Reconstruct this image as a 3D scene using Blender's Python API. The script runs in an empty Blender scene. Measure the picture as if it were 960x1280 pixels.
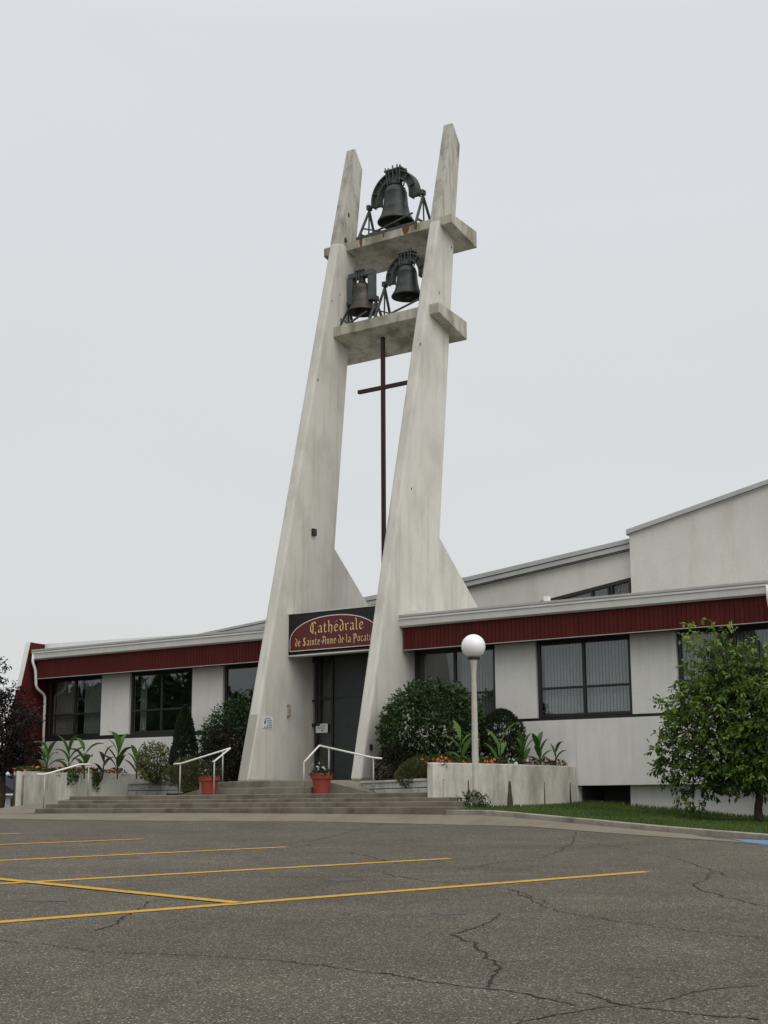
import bpy, bmesh, math, random
import numpy as np
from mathutils import Vector, Matrix

R = math.radians
scene = bpy.context.scene
col = scene.collection
rng = random.Random(7)
nrg = np.random.default_rng(11)

# ------------------------------------------------------------------ camera
F_PX = 1800.0                       # focal length in pixels of a 960 x 1280 picture
pitch = math.atan(368 / 1800.0)
roll = R(0.26)
az = R(55.1)
CAM = Vector((22.8, -31.4, 1.25))
fd = Vector((-math.cos(az), math.sin(az), 0))
UPV = Vector((0, 0, 1))
fw = fd * math.cos(pitch) + UPV * math.sin(pitch)
u0 = UPV * math.cos(pitch) - fd * math.sin(pitch)
r0 = fw.cross(u0)
rv = r0 * math.cos(roll) - u0 * math.sin(roll)
uv = u0 * math.cos(roll) + r0 * math.sin(roll)
cam_data = bpy.data.cameras.new('camera')
cam = bpy.data.objects.new('camera', cam_data)
col.objects.link(cam)
m3 = Matrix((rv, uv, -fw)).transposed()
cam.matrix_world = Matrix.Translation(CAM) @ m3.to_4x4()
cam_data.sensor_fit = 'VERTICAL'
cam_data.sensor_height = 24
cam_data.lens = 24 * F_PX / 1280
cam_data.clip_start = 0.1
cam_data.clip_end = 3000
scene.camera = cam

# ------------------------------------------------------------------ sky, light, exposure
world = bpy.data.worlds.new('World')
scene.world = world
world.use_nodes = True
wn = world.node_tree.nodes
wl = world.node_tree.links
wn.clear()
out = wn.new('ShaderNodeOutputWorld')
bg = wn.new('ShaderNodeBackground')
SUN_EL, SUN_AZ = R(42), R(112)
sky = wn.new('ShaderNodeTexSky')
sky.sky_type = 'NISHITA'
sky.sun_disc = False
sky.sun_elevation = SUN_EL
sky.sun_rotation = SUN_AZ
sky.dust_density = 6
sky.air_density = 1.2
tc = wn.new('ShaderNodeTexCoord')
sep = wn.new('ShaderNodeSeparateXYZ')
wl.new(tc.outputs['Generated'], sep.inputs[0])
cloud = wn.new('ShaderNodeValToRGB')          # the cloud layer: brighter towards the zenith
cr = cloud.color_ramp
cr.elements[0].position = 0.0
cr.elements[0].color = (0.745, 0.75, 0.745, 1)
cr.elements[1].position = 1.0
cr.elements[1].color = (1.80, 1.76, 1.68, 1)
for p, c in ((0.22, (0.735, 0.752, 0.765)), (0.50, (0.740, 0.767, 0.80)), (0.68, (0.98, 0.99, 1.0))):
    e = cr.elements.new(p)
    e.color = c + (1,)
wl.new(sep.outputs['Z'], cloud.inputs[0])
nz = wn.new('ShaderNodeTexNoise')
nz.inputs['Scale'].default_value = 2.2
nz.inputs['Detail'].default_value = 3
mp = wn.new('ShaderNodeMapping')
mp.inputs['Scale'].default_value = (1, 1, 3)
wl.new(tc.outputs['Generated'], mp.inputs[0])
wl.new(mp.outputs[0], nz.inputs['Vector'])
mr = wn.new('ShaderNodeMapRange')
mr.inputs['To Min'].default_value = 0.955
mr.inputs['To Max'].default_value = 1.045
wl.new(nz.outputs['Fac'], mr.inputs['Value'])
mul = wn.new('ShaderNodeVectorMath')
mul.operation = 'SCALE'
wl.new(cloud.outputs[0], mul.inputs[0])
wl.new(mr.outputs[0], mul.inputs['Scale'])
sk = wn.new('ShaderNodeVectorMath')
sk.operation = 'SCALE'
sk.inputs['Scale'].default_value = 0.08
wl.new(sky.outputs[0], sk.inputs[0])
mix = wn.new('ShaderNodeMix')
mix.data_type = 'RGBA'
mix.inputs[0].default_value = 0.93
wl.new(sk.outputs[0], mix.inputs[6])
wl.new(mul.outputs[0], mix.inputs[7])
wl.new(mix.outputs[2], bg.inputs['Color'])
bg.inputs['Strength'].default_value = 1.0
wl.new(bg.outputs[0], out.inputs[0])

sd = bpy.data.lights.new('sun', 'SUN')
sd.energy = 1.25
sd.angle = R(55)
sd.color = (1.0, 0.97, 0.92)
sun = bpy.data.objects.new('sun', sd)
col.objects.link(sun)
sdir = Vector((math.sin(SUN_AZ) * math.cos(SUN_EL), math.cos(SUN_AZ) * math.cos(SUN_EL), math.sin(SUN_EL)))
sun.rotation_euler = sdir.to_track_quat('Z', 'Y').to_euler()
sun.location = (0, -10, 40)

vs = scene.view_settings
scene.display_settings.display_device = 'sRGB'
vs.view_transform = 'Standard'
vs.look = 'None'
vs.exposure = 0.0
vs.gamma = 1.0
vs.use_curve_mapping = False

# ------------------------------------------------------------------ helpers: where things stand
def ray(px, py):
    return fw + rv * ((px - 480) / F_PX) + uv * ((640 - py) / F_PX)
def at_y(px, py, Y):
    v = ray(px, py)
    return CAM + v * ((Y - CAM.y) / v.y)
def at_x(px, py, X):
    v = ray(px, py)
    return CAM + v * ((X - CAM.x) / v.x)
def lot_z(x, y):
    s = 0.03 * ((x - CAM.x) * fd.x + (y - CAM.y) * fd.y)
    k = 0.05
    z = -k * math.log(math.exp(-s / k) + math.exp(-1.02 / k))
    return max(z, -1.0)
def on_lot(px, py):
    v = ray(px, py)
    lo, hi = 3.0, 80.0
    for _ in range(60):
        m = (lo + hi) / 2
        p = CAM + v * m
        if p.z > lot_z(p.x, p.y): lo = m
        else: hi = m
    return CAM + v * lo

# ------------------------------------------------------------------ helpers: meshes
class MB:
    def __init__(self):
        self.v = []; self.f = []; self.t = []
    def add(self, vs_, fs, tone=None):
        b = len(self.v)
        self.v.extend([tuple(p) for p in vs_])
        self.f.extend([tuple(i + b for i in f) for f in fs])
        if tone is not None:
            self.t.extend([tone] * len(fs))
    def hexa(self, p):           # 8 points: bottom ring then top ring
        self.add(p, [(3, 2, 1, 0), (4, 5, 6, 7), (0, 1, 5, 4), (1, 2, 6, 5), (2, 3, 7, 6), (3, 0, 4, 7)])
    def box(self, x0, x1, y0, y1, z0, z1):
        self.hexa([(x0, y0, z0), (x1, y0, z0), (x1, y1, z0), (x0, y1, z0), (x0, y0, z1), (x1, y0, z1), (x1, y1, z1), (x0, y1, z1)])
    def prism(self, prof, fa, fb):   # prof: list of 2D points; fa, fb map a 2D point to 3D
        n = len(prof)
        a = [fa(p) for p in prof]; b = [fb(p) for p in prof]
        fs = [tuple(range(n))[::-1], tuple(range(n, 2 * n))]
        for i in range(n):
            j = (i + 1) % n
            fs.append((i, j, n + j, n + i))
        self.add(a + b, fs)
    def prism_x(self, prof, x0, x1):
        self.prism(prof, lambda p: (x0, p[0], p[1]), lambda p: (x1, p[0], p[1]))
    def prism_y(self, prof, y0, y1):
        self.prism(prof, lambda p: (p[0], y0, p[1]), lambda p: (p[0], y1, p[1]))
    def prism_z(self, prof, z0, z1):
        self.prism(prof, lambda p: (p[0], p[1], z0), lambda p: (p[0], p[1], z1))
    def tube(self, pts, rad, seg=8, cap=True, tone=None):
        pts = [Vector(p) for p in pts]
        n = len(pts)
        if not isinstance(rad, (list, tuple)): rad = [rad] * n
        vs_, fs = [], []
        prev = None
        for i, p in enumerate(pts):
            t = (pts[min(i + 1, n - 1)] - pts[max(i - 1, 0)]).normalized()
            if prev is None:
                a = t.orthogonal().normalized()
            else:
                a = (prev - t * prev.dot(t))
                a = a.normalized() if a.length > 1e-6 else t.orthogonal().normalized()
            prev = a
            b = t.cross(a)
            for k in range(seg):
                an = 2 * math.pi * k / seg
                vs_.append(p + (a * math.cos(an) + b * math.sin(an)) * rad[i])
        for i in range(n - 1):
            for k in range(seg):
                k2 = (k + 1) % seg
                fs.append((i * seg + k, i * seg + k2, (i + 1) * seg + k2, (i + 1) * seg + k))
        if cap:
            fs.append(tuple(range(seg))[::-1])
            fs.append(tuple(range((n - 1) * seg, n * seg)))
        self.add(vs_, fs, tone)
    def bar(self, p, q, w, h=None, side=None):    # rectangular bar
        p, q = Vector(p), Vector(q); h = h or w
        t = (q - p).normalized()
        a = Vector(side).normalized() if side is not None else (t.cross(UPV) if abs(t.z) < 0.95 else Vector((1, 0, 0)))
        a = (a - t * a.dot(t)).normalized()
        b = a.cross(t)
        r = [(-1, -1), (1, -1), (1, 1), (-1, 1)]
        self.hexa([p + a * (i * w / 2) + b * (j * h / 2) for i, j in r] + [q + a * (i * w / 2) + b * (j * h / 2) for i, j in r])
    def lathe(self, c, prof, seg=24, axis=None):
        c = Vector(c); vs_, fs = [], []
        n = len(prof)
        for r_, z_ in prof:
            for k in range(seg):
                an = 2 * math.pi * k / seg
                vs_.append(c + Vector((r_ * math.cos(an), r_ * math.sin(an), z_)))
        for i in range(n - 1):
            for k in range(seg):
                k2 = (k + 1) % seg
                fs.append((i * seg + k, i * seg + k2, (i + 1) * seg + k2, (i + 1) * seg + k))
        fs.append(tuple(range(seg))[::-1]); fs.append(tuple(range((n - 1) * seg, n * seg)))
        self.add(vs_, fs)
    def build(self, name, mat, parent=None, bevel=0, smooth=False, subd=0):
        off = Vector((0, 0, 0))
        q = parent
        while q is not None:
            off += q.location; q = q.parent
        me = bpy.data.meshes.new(name)
        vv = [(p[0] - off.x, p[1] - off.y, p[2] - off.z) for p in self.v]
        me.from_pydata(vv, [], self.f)
        if self.t and len(self.t) == len(self.f):
            at = me.attributes.new('tone', 'FLOAT', 'FACE')
            at.data.foreach_set('value', np.array(self.t, dtype=np.float32))
        if not self.t:
            bm = bmesh.new(); bm.from_mesh(me)
            bmesh.ops.recalc_face_normals(bm, faces=bm.faces)
            bm.to_mesh(me); bm.free()
        if smooth:
            me.polygons.foreach_set('use_smooth', [True] * len(me.polygons))
        me.update()
        o = bpy.data.objects.new(name, me)
        col.objects.link(o)
        if mat: me.materials.append(mat)
        if parent is not None: o.parent = parent
        if bevel:
            b = o.modifiers.new('bevel', 'BEVEL'); b.width = bevel; b.segments = 2; b.limit_method = 'ANGLE'; b.angle_limit = R(35)
        if smooth and hasattr(me, 'shade_smooth'):
            pass
        return o

def tag(o, label=None, cat=None, group=None, kind=None):
    if label: o['label'] = label
    if cat: o['category'] = cat
    if group: o['group'] = group
    if kind: o['kind'] = kind
    return o
def thing(name, label, cat, loc=(0, 0, 0), group=None):
    o = bpy.data.objects.new(name, None)
    o.empty_display_size = 0.2
    col.objects.link(o)
    o.location = loc
    return tag(o, label, cat, group)
def struct(o):
    o['kind'] = 'structure'
    return o

# ------------------------------------------------------------------ helpers: materials
class NT:
    def __init__(self, name, rough=0.8, spec=0.3):
        self.m = bpy.data.materials.new(name); self.m.use_nodes = True
        self.n = self.m.node_tree.nodes; self.l = self.m.node_tree.links
        self.b = self.n['Principled BSDF']
        self.b.inputs['Roughness'].default_value = rough
        self.b.inputs['Specular IOR Level'].default_value = spec
        self.tc = self.n.new('ShaderNodeTexCoord')
    def co(self, scale=(1, 1, 1)):
        mp_ = self.n.new('ShaderNodeMapping'); mp_.inputs['Scale'].default_value = scale
        self.l.new(self.tc.outputs['Object'], mp_.inputs[0]); return mp_.outputs[0]
    def noise(self, scale, detail=4, co=(1, 1, 1), rough=0.55, dist=0):
        x = self.n.new('ShaderNodeTexNoise')
        x.inputs['Scale'].default_value = scale; x.inputs['Detail'].default_value = detail
        x.inputs['Roughness'].default_value = rough; x.inputs['Distortion'].default_value = dist
        self.l.new(self.co(co), x.inputs['Vector']); return x.outputs['Fac']
    def ramp(self, fac, stops):
        x = self.n.new('ShaderNodeValToRGB'); r_ = x.color_ramp
        while len(r_.elements) < len(stops): r_.elements.new(0.5)
        for e_, (p, c) in zip(r_.elements, stops):
            e_.position = p
            e_.color = (c if len(c) == 4 else tuple(c) + (1,)) if isinstance(c, tuple) else (c, c, c, 1)
        self.l.new(fac, x.inputs[0]); return x.outputs[0]
    def mixc(self, fac, a, b, mode='MIX'):
        x = self.n.new('ShaderNodeMix'); x.data_type = 'RGBA'; x.blend_type = mode
        for s, val in ((0, fac), (6, a), (7, b)):
            if hasattr(val, 'links'): self.l.new(val, x.inputs[s])
            elif isinstance(val, tuple): x.inputs[s].default_value = val + (1,) if len(val) == 3 else val
            else: x.inputs[s].default_value = val
        return x.outputs[2]
    def math(self, op, a, b=0.0):
        x = self.n.new('ShaderNodeMath'); x.operation = op
        for i, val in enumerate((a, b)):
            if hasattr(val, 'links'): self.l.new(val, x.inputs[i])
            else: x.inputs[i].default_value = val
        return x.outputs[0]
    def col(self, s):
        if hasattr(s, 'links'): self.l.new(s, self.b.inputs['Base Color'])
        else: self.b.inputs['Base Color'].default_value = tuple(s) + (1,)
        return self
    def bump(self, h, strength=0.3, dist=0.02):
        x = self.n.new('ShaderNodeBump'); x.inputs['Strength'].default_value = strength; x.inputs['Distance'].default_value = dist
        self.l.new(h, x.inputs['Height']); self.l.new(x.outputs[0], self.b.inputs['Normal']); return self

def simple(name, c, rough=0.6, spec=0.3, metal=0.0, var=0.12, scale=6):
    t = NT(name, rough, spec)
    n = t.noise(scale, 5)
    lo = tuple(x * (1 - var) for x in c); hi = tuple(min(1, x * (1 + var)) for x in c)
    t.col(t.ramp(n, [(0.3, lo), (0.7, hi)]))
    t.b.inputs['Metallic'].default_value = metal
    return t.m

def concrete(name, c, stain=(0.25, 0.235, 0.2), amount=0.5, streak=(2.2, 2.2, 0.14), grime=0.35, fine=60, bump=0.25, speck=True):
    t = NT(name, 0.9, 0.2)
    big = t.noise(0.55, 5, dist=0.3)
    st = t.noise(2.0, 6, streak, 0.6)
    base = t.mixc(t.ramp(big, [(0.35, 0.0), (0.7, 0.45)]), c, tuple(x * 0.84 for x in c))
    base = t.mixc(t.math('MULTIPLY', t.ramp(st, [(0.5, 0.0), (0.78, 1.0)]), amount), base, stain)
    fn = t.noise(fine, 4)
    base = t.mixc(t.math('MULTIPLY', t.ramp(fn, [(0.35, 1.0), (0.6, 0.0)]), 0.22), base, tuple(x * 0.62 for x in c))
    md = t.noise(1.3, 9, (1, 1, 0.55), 0.62, 0.15)
    base = t.mixc(t.math('MULTIPLY', t.ramp(md, [(0.46, 0.0), (0.62, 0.75), (0.80, 1.0)]), grime), base, tuple(x * 0.66 for x in stain))
    if speck:
        vo = t.noise(9.0, 2, (1, 1, 0.7), dist=0.4)
        base = t.mixc(t.ramp(vo, [(0.78, 0.0), (0.82, 0.6)]), base, (0.05, 0.048, 0.04))
    t.col(base)
    t.bump(fn, bump, 0.02)
    return t.m

M = {}
M['tower'] = concrete('tower_concrete', (0.625, 0.61, 0.56), stain=(0.37, 0.355, 0.30), amount=0.65, grime=0.3)
M['tower_top'] = concrete('tower_concrete_weathered', (0.49, 0.475, 0.42), stain=(0.13, 0.125, 0.105), amount=0.9, streak=(3.2, 3.2, 0.4), grime=0.9)
M['platform'] = concrete('platform_concrete', (0.50, 0.485, 0.41), stain=(0.17, 0.15, 0.095), amount=0.85, streak=(2.2, 2.2, 0.6), grime=0.8)
M['stucco'] = concrete('white_stucco', (0.74, 0.73, 0.695), stain=(0.50, 0.48, 0.41), amount=0.45, grime=0.16, fine=40, bump=0.35, speck=False)
M['nave'] = concrete('nave_stucco', (0.63, 0.62, 0.575), stain=(0.47, 0.445, 0.35), amount=0.75, streak=(0.7, 0.7, 0.12), grime=0.14, fine=30, speck=False)
M['planter'] = concrete('planter_concrete', (0.62, 0.60, 0.53), stain=(0.13, 0.125, 0.10), amount=0.5, streak=(2.3, 2.3, 0.5), grime=0.5)
M['steps'] = concrete('step_concrete', (0.205, 0.18, 0.14), stain=(0.075, 0.065, 0.05), amount=0.8, streak=(1.2, 1.2, 1.2), grime=0.6)
M['landing'] = concrete('landing_concrete', (0.24, 0.22, 0.175), stain=(0.10, 0.09, 0.075), amount=0.8, streak=(1.5, 1.5, 0.8), grime=0.6)
M['tan'] = concrete('tan_concrete', (0.50, 0.42, 0.31), stain=(0.34, 0.27, 0.17), amount=0.5, grime=0.2)
M['kerb'] = concrete('kerb_concrete', (0.32, 0.295, 0.25), stain=(0.10, 0.09, 0.075), amount=0.8, streak=(1.5, 1.5, 1.5), grime=0.6)
M['gutter'] = simple('white_painted_metal', (0.58, 0.58, 0.54), 0.5, 0.3, var=0.06, scale=3)
M['roofmetal'] = simple('grey_roof_metal', (0.40, 0.405, 0.39), 0.5, 0.3, var=0.08, scale=2)
M['flash'] = simple('white_flashing', (0.72, 0.72, 0.70), 0.45, 0.3, var=0.04)
M['black'] = simple('black_aluminium', (0.018, 0.017, 0.016), 0.45, 0.4, var=0.1)
M['dark'] = simple('dark_interior', (0.03, 0.03, 0.03), 0.9, 0.1)
M['interior'] = simple('room_wall', (0.10, 0.10, 0.095), 0.9, 0.1)
M['blind'] = simple('vertical_blind', (0.27, 0.28, 0.28), 0.8, 0.2, var=0.1)
M['blind_dim'] = simple('vertical_blind_beige', (0.17, 0.17, 0.155), 0.8, 0.2, var=0.1)
M['door'] = simple('charcoal_door', (0.036, 0.042, 0.043), 0.5, 0.35, var=0.12)
M['bronze'] = simple('dark_bell_bronze', (0.034, 0.038, 0.038), 0.5, 0.5, 0.5, var=0.3)
M['bronze_warm'] = simple('brown_bell_bronze', (0.06, 0.052, 0.042), 0.5, 0.5, 0.5, var=0.4, scale=5)
M['bell_steel'] = simple('weathered_bell_steel', (0.075, 0.082, 0.078), 0.7, 0.3, 0.2, var=0.35, scale=9)
M['headstock'] = simple('grey_green_headstock', (0.085, 0.10, 0.10), 0.7, 0.3, var=0.2)
M['cross'] = simple('brown_steel_cross', (0.040, 0.020, 0.018), 0.6, 0.3, var=0.15)
M['terracotta'] = simple('red_plastic_pot', (0.27, 0.048, 0.033), 0.55, 0.35, var=0.1)
M['soil'] = simple('dark_soil', (0.03, 0.022, 0.016), 0.95, 0.1, var=0.4, scale=30)
M['rail'] = simple('white_rail', (0.72, 0.71, 0.66), 0.45, 0.4, var=0.05)
M['post'] = simple('galvanised_post', (0.38, 0.37, 0.33), 0.5, 0.4, 0.2, var=0.12)
M['lamp_post'] = simple('beige_lamp_post', (0.46, 0.44, 0.38), 0.5, 0.35, var=0.1)
M['gold'] = simple('gold_lettering', (0.84, 0.66, 0.29), 0.45, 0.4, var=0.08)
M['cream'] = simple('cream_outline', (0.80, 0.70, 0.60), 0.5, 0.3, var=0.04)
M['maroon'] = simple('maroon_panel', (0.095, 0.014, 0.017), 0.4, 0.4, var=0.06)
M['sign_black'] = simple('black_sign_face', (0.010, 0.010, 0.010), 0.45, 0.35, var=0.1)
M['paper'] = simple('white_paper', (0.62, 0.66, 0.66), 0.7, 0.2, var=0.04)
M['print'] = simple('dark_blue_print', (0.05, 0.06, 0.14), 0.7, 0.2, var=0.1)
M['bark'] = simple('grey_brown_bark', (0.05, 0.04, 0.03), 0.9, 0.1, var=0.4, scale=20)
M['house_wall'] = simple('pale_house_siding', (0.50, 0.52, 0.54), 0.8, 0.2)
M['house_roof'] = simple('dark_house_shingles', (0.03, 0.03, 0.036), 0.9, 0.1)
t = NT('red_fascia_board', 0.75, 0.12); t.col(t.ramp(t.noise(1.5, 6, (3, 3, 0.6)), [(0.3, (0.066, 0.0125, 0.011)), (0.7, (0.088, 0.018, 0.015))])); M['red'] = t.m
t = NT('lamp_globe_glass', 0.18, 0.5); t.col((0.86, 0.86, 0.86)); t.b.inputs['Subsurface Weight'].default_value = 0.3; t.b.inputs['Subsurface Radius'].default_value = (0.1, 0.1, 0.1); M['globe'] = t.m
# block wall
t = NT('white_block_masonry', 0.9, 0.2)
bk = t.n.new('ShaderNodeTexBrick'); t.l.new(t.co(), bk.inputs['Vector'])
M['block'] = concrete('block_face', (0.55, 0.54, 0.49), stain=(0.25, 0.24, 0.21), amount=0.6, grime=0.4)
M['block_grey'] = concrete('block_face_grey', (0.36, 0.355, 0.33), stain=(0.18, 0.18, 0.16), amount=0.6, grime=0.4)
M['patch'] = concrete('grey_patch', (0.40, 0.385, 0.34), stain=(0.25, 0.24, 0.2), amount=0.4, grime=0.2)
M['mortar'] = simple('dark_mortar', (0.10, 0.10, 0.09), 0.95, 0.1)
# glass: clear pane that reflects as its angle asks
t = NT('window_glass')
g_ = t.n.new('ShaderNodeBsdfGlossy'); g_.inputs['Roughness'].default_value = 0.015; g_.inputs['Color'].default_value = (0.95, 0.97, 1, 1)
tr = t.n.new('ShaderNodeBsdfTransparent'); tr.inputs['Color'].default_value = (0.90, 0.93, 0.92, 1)
fr = t.n.new('ShaderNodeFresnel'); fr.inputs['IOR'].default_value = 1.62
gm_ = t.n.new('ShaderNodeNewGeometry'); t.l.new(t.math('ADD', 1.62, t.math('MULTIPLY', gm_.outputs['Backfacing'], 1 / 1.62 - 1.62)), fr.inputs['IOR'])
mx = t.n.new('ShaderNodeMixShader')
t.l.new(fr.outputs[0], mx.inputs[0]); t.l.new(tr.outputs[0], mx.inputs[1]); t.l.new(g_.outputs[0], mx.inputs[2])
t.l.new(mx.outputs[0], t.n['Material Output'].inputs['Surface'])
M['glass'] = t.m

def asphalt(name, lo, hi):
    t = NT(name, 0.92, 0.2)
    big = t.noise(0.35, 7, rough=0.68, dist=0.8)
    mid = t.noise(2.5, 5, rough=0.65)
    base = t.mixc(t.ramp(big, [(0.3, 0.0), (0.7, 1.0)]), lo, hi)
    base = t.mixc(t.math('MULTIPLY', t.ramp(mid, [(0.4, 0.0), (0.7, 1.0)]), 0.35), base, tuple(x * 0.72 for x in lo))
    vo = t.n.new('ShaderNodeTexVoronoi'); vo.inputs['Scale'].default_value = 105
    t.l.new(t.co(), vo.inputs['Vector'])
    sp = t.n.new('ShaderNodeSeparateColor'); t.l.new(vo.outputs['Color'], sp.inputs[0])
    st_ = t.ramp(sp.outputs[0], [(0.0, 0.35), (0.5, 0.85), (0.85, 1.3), (0.962, 1.8), (0.972, 3.3), (1.0, 3.8)])
    base = t.mixc(1.0, base, st_, 'MULTIPLY')
    fn = t.noise(230, 2)
    base = t.mixc(1.0, base, t.ramp(fn, [(0.3, 0.65), (0.7, 1.35)]), 'MULTIPLY')
    t.col(base)
    t.bump(t.math('ADD', vo.outputs['Distance'], fn), 0.5, 0.008)
    return t.m
M['asphalt'] = asphalt('worn_asphalt', (0.072, 0.064, 0.050), (0.126, 0.112, 0.089))
M['apron'] = concrete('apron_concrete', (0.195, 0.172, 0.136), stain=(0.15, 0.13, 0.105), amount=0.6, streak=(0.8, 0.8, 0.8), grime=0.4)
t = NT('worn_yellow_paint', 0.8, 0.2)
wr = t.noise(14, 5, rough=0.7)
t.col(t.mixc(t.ramp(wr, [(0.52, 0.0), (0.66, 0.8)]), (0.46, 0.27, 0.03), (0.13, 0.11, 0.07))); M['yellow'] = t.m
t = NT('worn_blue_paint', 0.8, 0.2)
t.col(t.mixc(t.ramp(t.noise(9, 5), [(0.5, 0.0), (0.65, 0.8)]), (0.08, 0.20, 0.36), (0.18, 0.20, 0.22))); M['blue'] = t.m
M['crack'] = simple('dark_crack', (0.030, 0.028, 0.025), 0.95, 0.1)  # even dark colour of the thin crack ribbons
t = NT('lawn_soil', 0.95, 0.1); t.col(t.ramp(t.noise(9, 5), [(0.3, (0.030, 0.042, 0.014)), (0.7, (0.045, 0.065, 0.020))])); M['turf'] = t.m
t = NT('oil_film', 0.75, 0.3); t.col(t.ramp(t.noise(30, 5), [(0.3, (0.045, 0.041, 0.035)), (0.7, (0.085, 0.077, 0.064))])); M['oil'] = t.m
M['rust'] = simple('rust_stain', (0.15, 0.075, 0.035), 0.9, 0.1, var=0.4, scale=10)
M['soot'] = simple('dark_stain', (0.075, 0.065, 0.05), 0.95, 0.1, var=0.4, scale=12)

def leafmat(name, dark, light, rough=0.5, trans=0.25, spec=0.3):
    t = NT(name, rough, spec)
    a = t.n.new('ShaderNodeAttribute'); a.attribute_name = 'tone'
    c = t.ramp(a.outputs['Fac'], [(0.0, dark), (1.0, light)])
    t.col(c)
    tl = t.n.new('ShaderNodeBsdfTranslucent'); t.l.new(c, tl.inputs['Color'])
    mx_ = t.n.new('ShaderNodeMixShader'); mx_.inputs[0].default_value = trans
    t.l.new(t.b.outputs[0], mx_.inputs[1]); t.l.new(tl.outputs[0], mx_.inputs[2])
    t.l.new(mx_.outputs[0], t.n['Material Output'].inputs['Surface'])
    return t.m
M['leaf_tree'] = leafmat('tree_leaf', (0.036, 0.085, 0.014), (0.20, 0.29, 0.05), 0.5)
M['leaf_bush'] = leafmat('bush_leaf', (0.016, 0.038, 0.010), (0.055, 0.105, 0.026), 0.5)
M['leaf_cedar'] = leafmat('cedar_leaf', (0.010, 0.020, 0.007), (0.035, 0.055, 0.016), 0.7, 0.1)
M['leaf_juniper'] = leafmat('juniper_leaf', (0.028, 0.040, 0.012), (0.11, 0.115, 0.035), 0.7, 0.15)
M['leaf_brown'] = leafmat('brown_shrub_leaf', (0.014, 0.012, 0.007), (0.036, 0.033, 0.016), 0.9, 0.1, 0.1)
M['leaf_purple'] = leafmat('purple_leaf', (0.008, 0.0055, 0.007), (0.026, 0.018, 0.020), 0.5, 0.15)
M['leaf_varieg'] = leafmat('variegated_leaf', (0.03, 0.05, 0.012), (0.22, 0.25, 0.09), 0.5, 0.2)
M['leaf_canna'] = leafmat('canna_leaf', (0.035, 0.085, 0.018), (0.085, 0.17, 0.035), 0.4, 0.3)
M['leaf_canna_light'] = leafmat('canna_leaf_light', (0.07, 0.15, 0.025), (0.15, 0.27, 0.05), 0.4, 0.35)
M['leaf_canna_dark'] = leafmat('canna_leaf_dark', (0.013, 0.010, 0.012), (0.03, 0.02, 0.022), 0.4, 0.2)
M['leaf_low'] = leafmat('bedding_leaf', (0.018, 0.040, 0.010), (0.055, 0.10, 0.022), 0.6, 0.2)
M['grass'] = leafmat('grass_blade', (0.045, 0.080, 0.016), (0.11, 0.17, 0.035), 0.6, 0.3)
M['petal_orange'] = leafmat('orange_petal', (0.50, 0.075, 0.02), (0.80, 0.20, 0.045), 0.6, 0.2)
M['petal_pink'] = leafmat('pink_petal', (0.45, 0.10, 0.14), (0.72, 0.48, 0.52), 0.6, 0.2)
M['petal_white'] = leafmat('white_petal', (0.60, 0.50, 0.58), (0.80, 0.78, 0.80), 0.6, 0.2)

# ------------------------------------------------------------------ ground
xs = sorted(set([-600, -350, -200, -120, -80, -60] + list(range(-50, 61, 2)) + [80, 120, 200, 350, 600]))
ys = sorted(set([-600, -350, -200, -120, -80, -60] + list(range(-50, 31, 2)) + [45, 60, 80, 120, 200, 350, 600]))
g = MB()
vs_ = [(x, y, lot_z(x, y)) for y in ys for x in xs]
nx = len(xs)
g.add(vs_, [(j * nx + i, j * nx + i + 1, (j + 1) * nx + i + 1, (j + 1) * nx + i) for j in range(len(ys) - 1) for i in range(nx - 1)])
lot = g.build('parking_lot', M['asphalt'], smooth=True)
struct(lot)

def ribbon(mb, pts, w, lift):
    pts = [Vector((p[0], p[1], 0)) for p in pts]
    L, Rr = [], []
    for i, p in enumerate(pts):
        t_ = (pts[min(i + 1, len(pts) - 1)] - pts[max(i - 1, 0)]).normalized()
        s = Vector((-t_.y, t_.x, 0))
        ww = w[i] if isinstance(w, list) else w
        for lst, k in ((L, 1), (Rr, -1)):
            q = p + s * (k * ww / 2)
            lst.append((q.x, q.y, lot_z(q.x, q.y) + lift))
    n = len(pts)
    mb.add(L + Rr, [(i, i + 1, n + i + 1, n + i) for i in range(n - 1)])
def sub(a, b, n):
    a = Vector(a); b = Vector(b)
    return [a.lerp(b, i / n) for i in range(n + 1)]
# yellow bay lines (extended beyond the picture's left edge)
line_px = [((0, 1153), (808, 1090)), ((0, 1105), (562, 1073.5)), ((0, 1076), (358, 1059)), ((0, 1056), (178, 1049)), ((-20, 1044), (24, 1042))]
for k, (a, b) in enumerate(line_px):
    A, B = on_lot(*a), on_lot(*b)
    A2 = A + (A - B).normalized() * 3.0
    mb = MB(); ribbon(mb, sub(A2, B, 24), 0.16, 0.005 + 0.0003 * k)
    mb.build('parking_line', M['yellow'], lot)
A, B = on_lot(0, 1099.5), on_lot(298, 1129.5)
mb = MB(); ribbon(mb, sub(A + (A - B).normalized() * 3, B, 20), 0.15, 0.009)
mb.build('parking_line', M['yellow'], lot)
# blue bay marking at the right, with its yellow end
A, B, C_, D = on_lot(912, 1048.6), on_lot(990, 1052.5), on_lot(1000, 1062), on_lot(950, 1056)
mb = MB(); mb.add([(p.x, p.y, lot_z(p.x, p.y) + 0.006) for p in (A, B, C_, D)], [(0, 1, 2, 3)])
mb.build('bay_marking', M['blue'], lot)
A, B = on_lot(893, 1047.6), on_lot(960, 1051.0)
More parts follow.
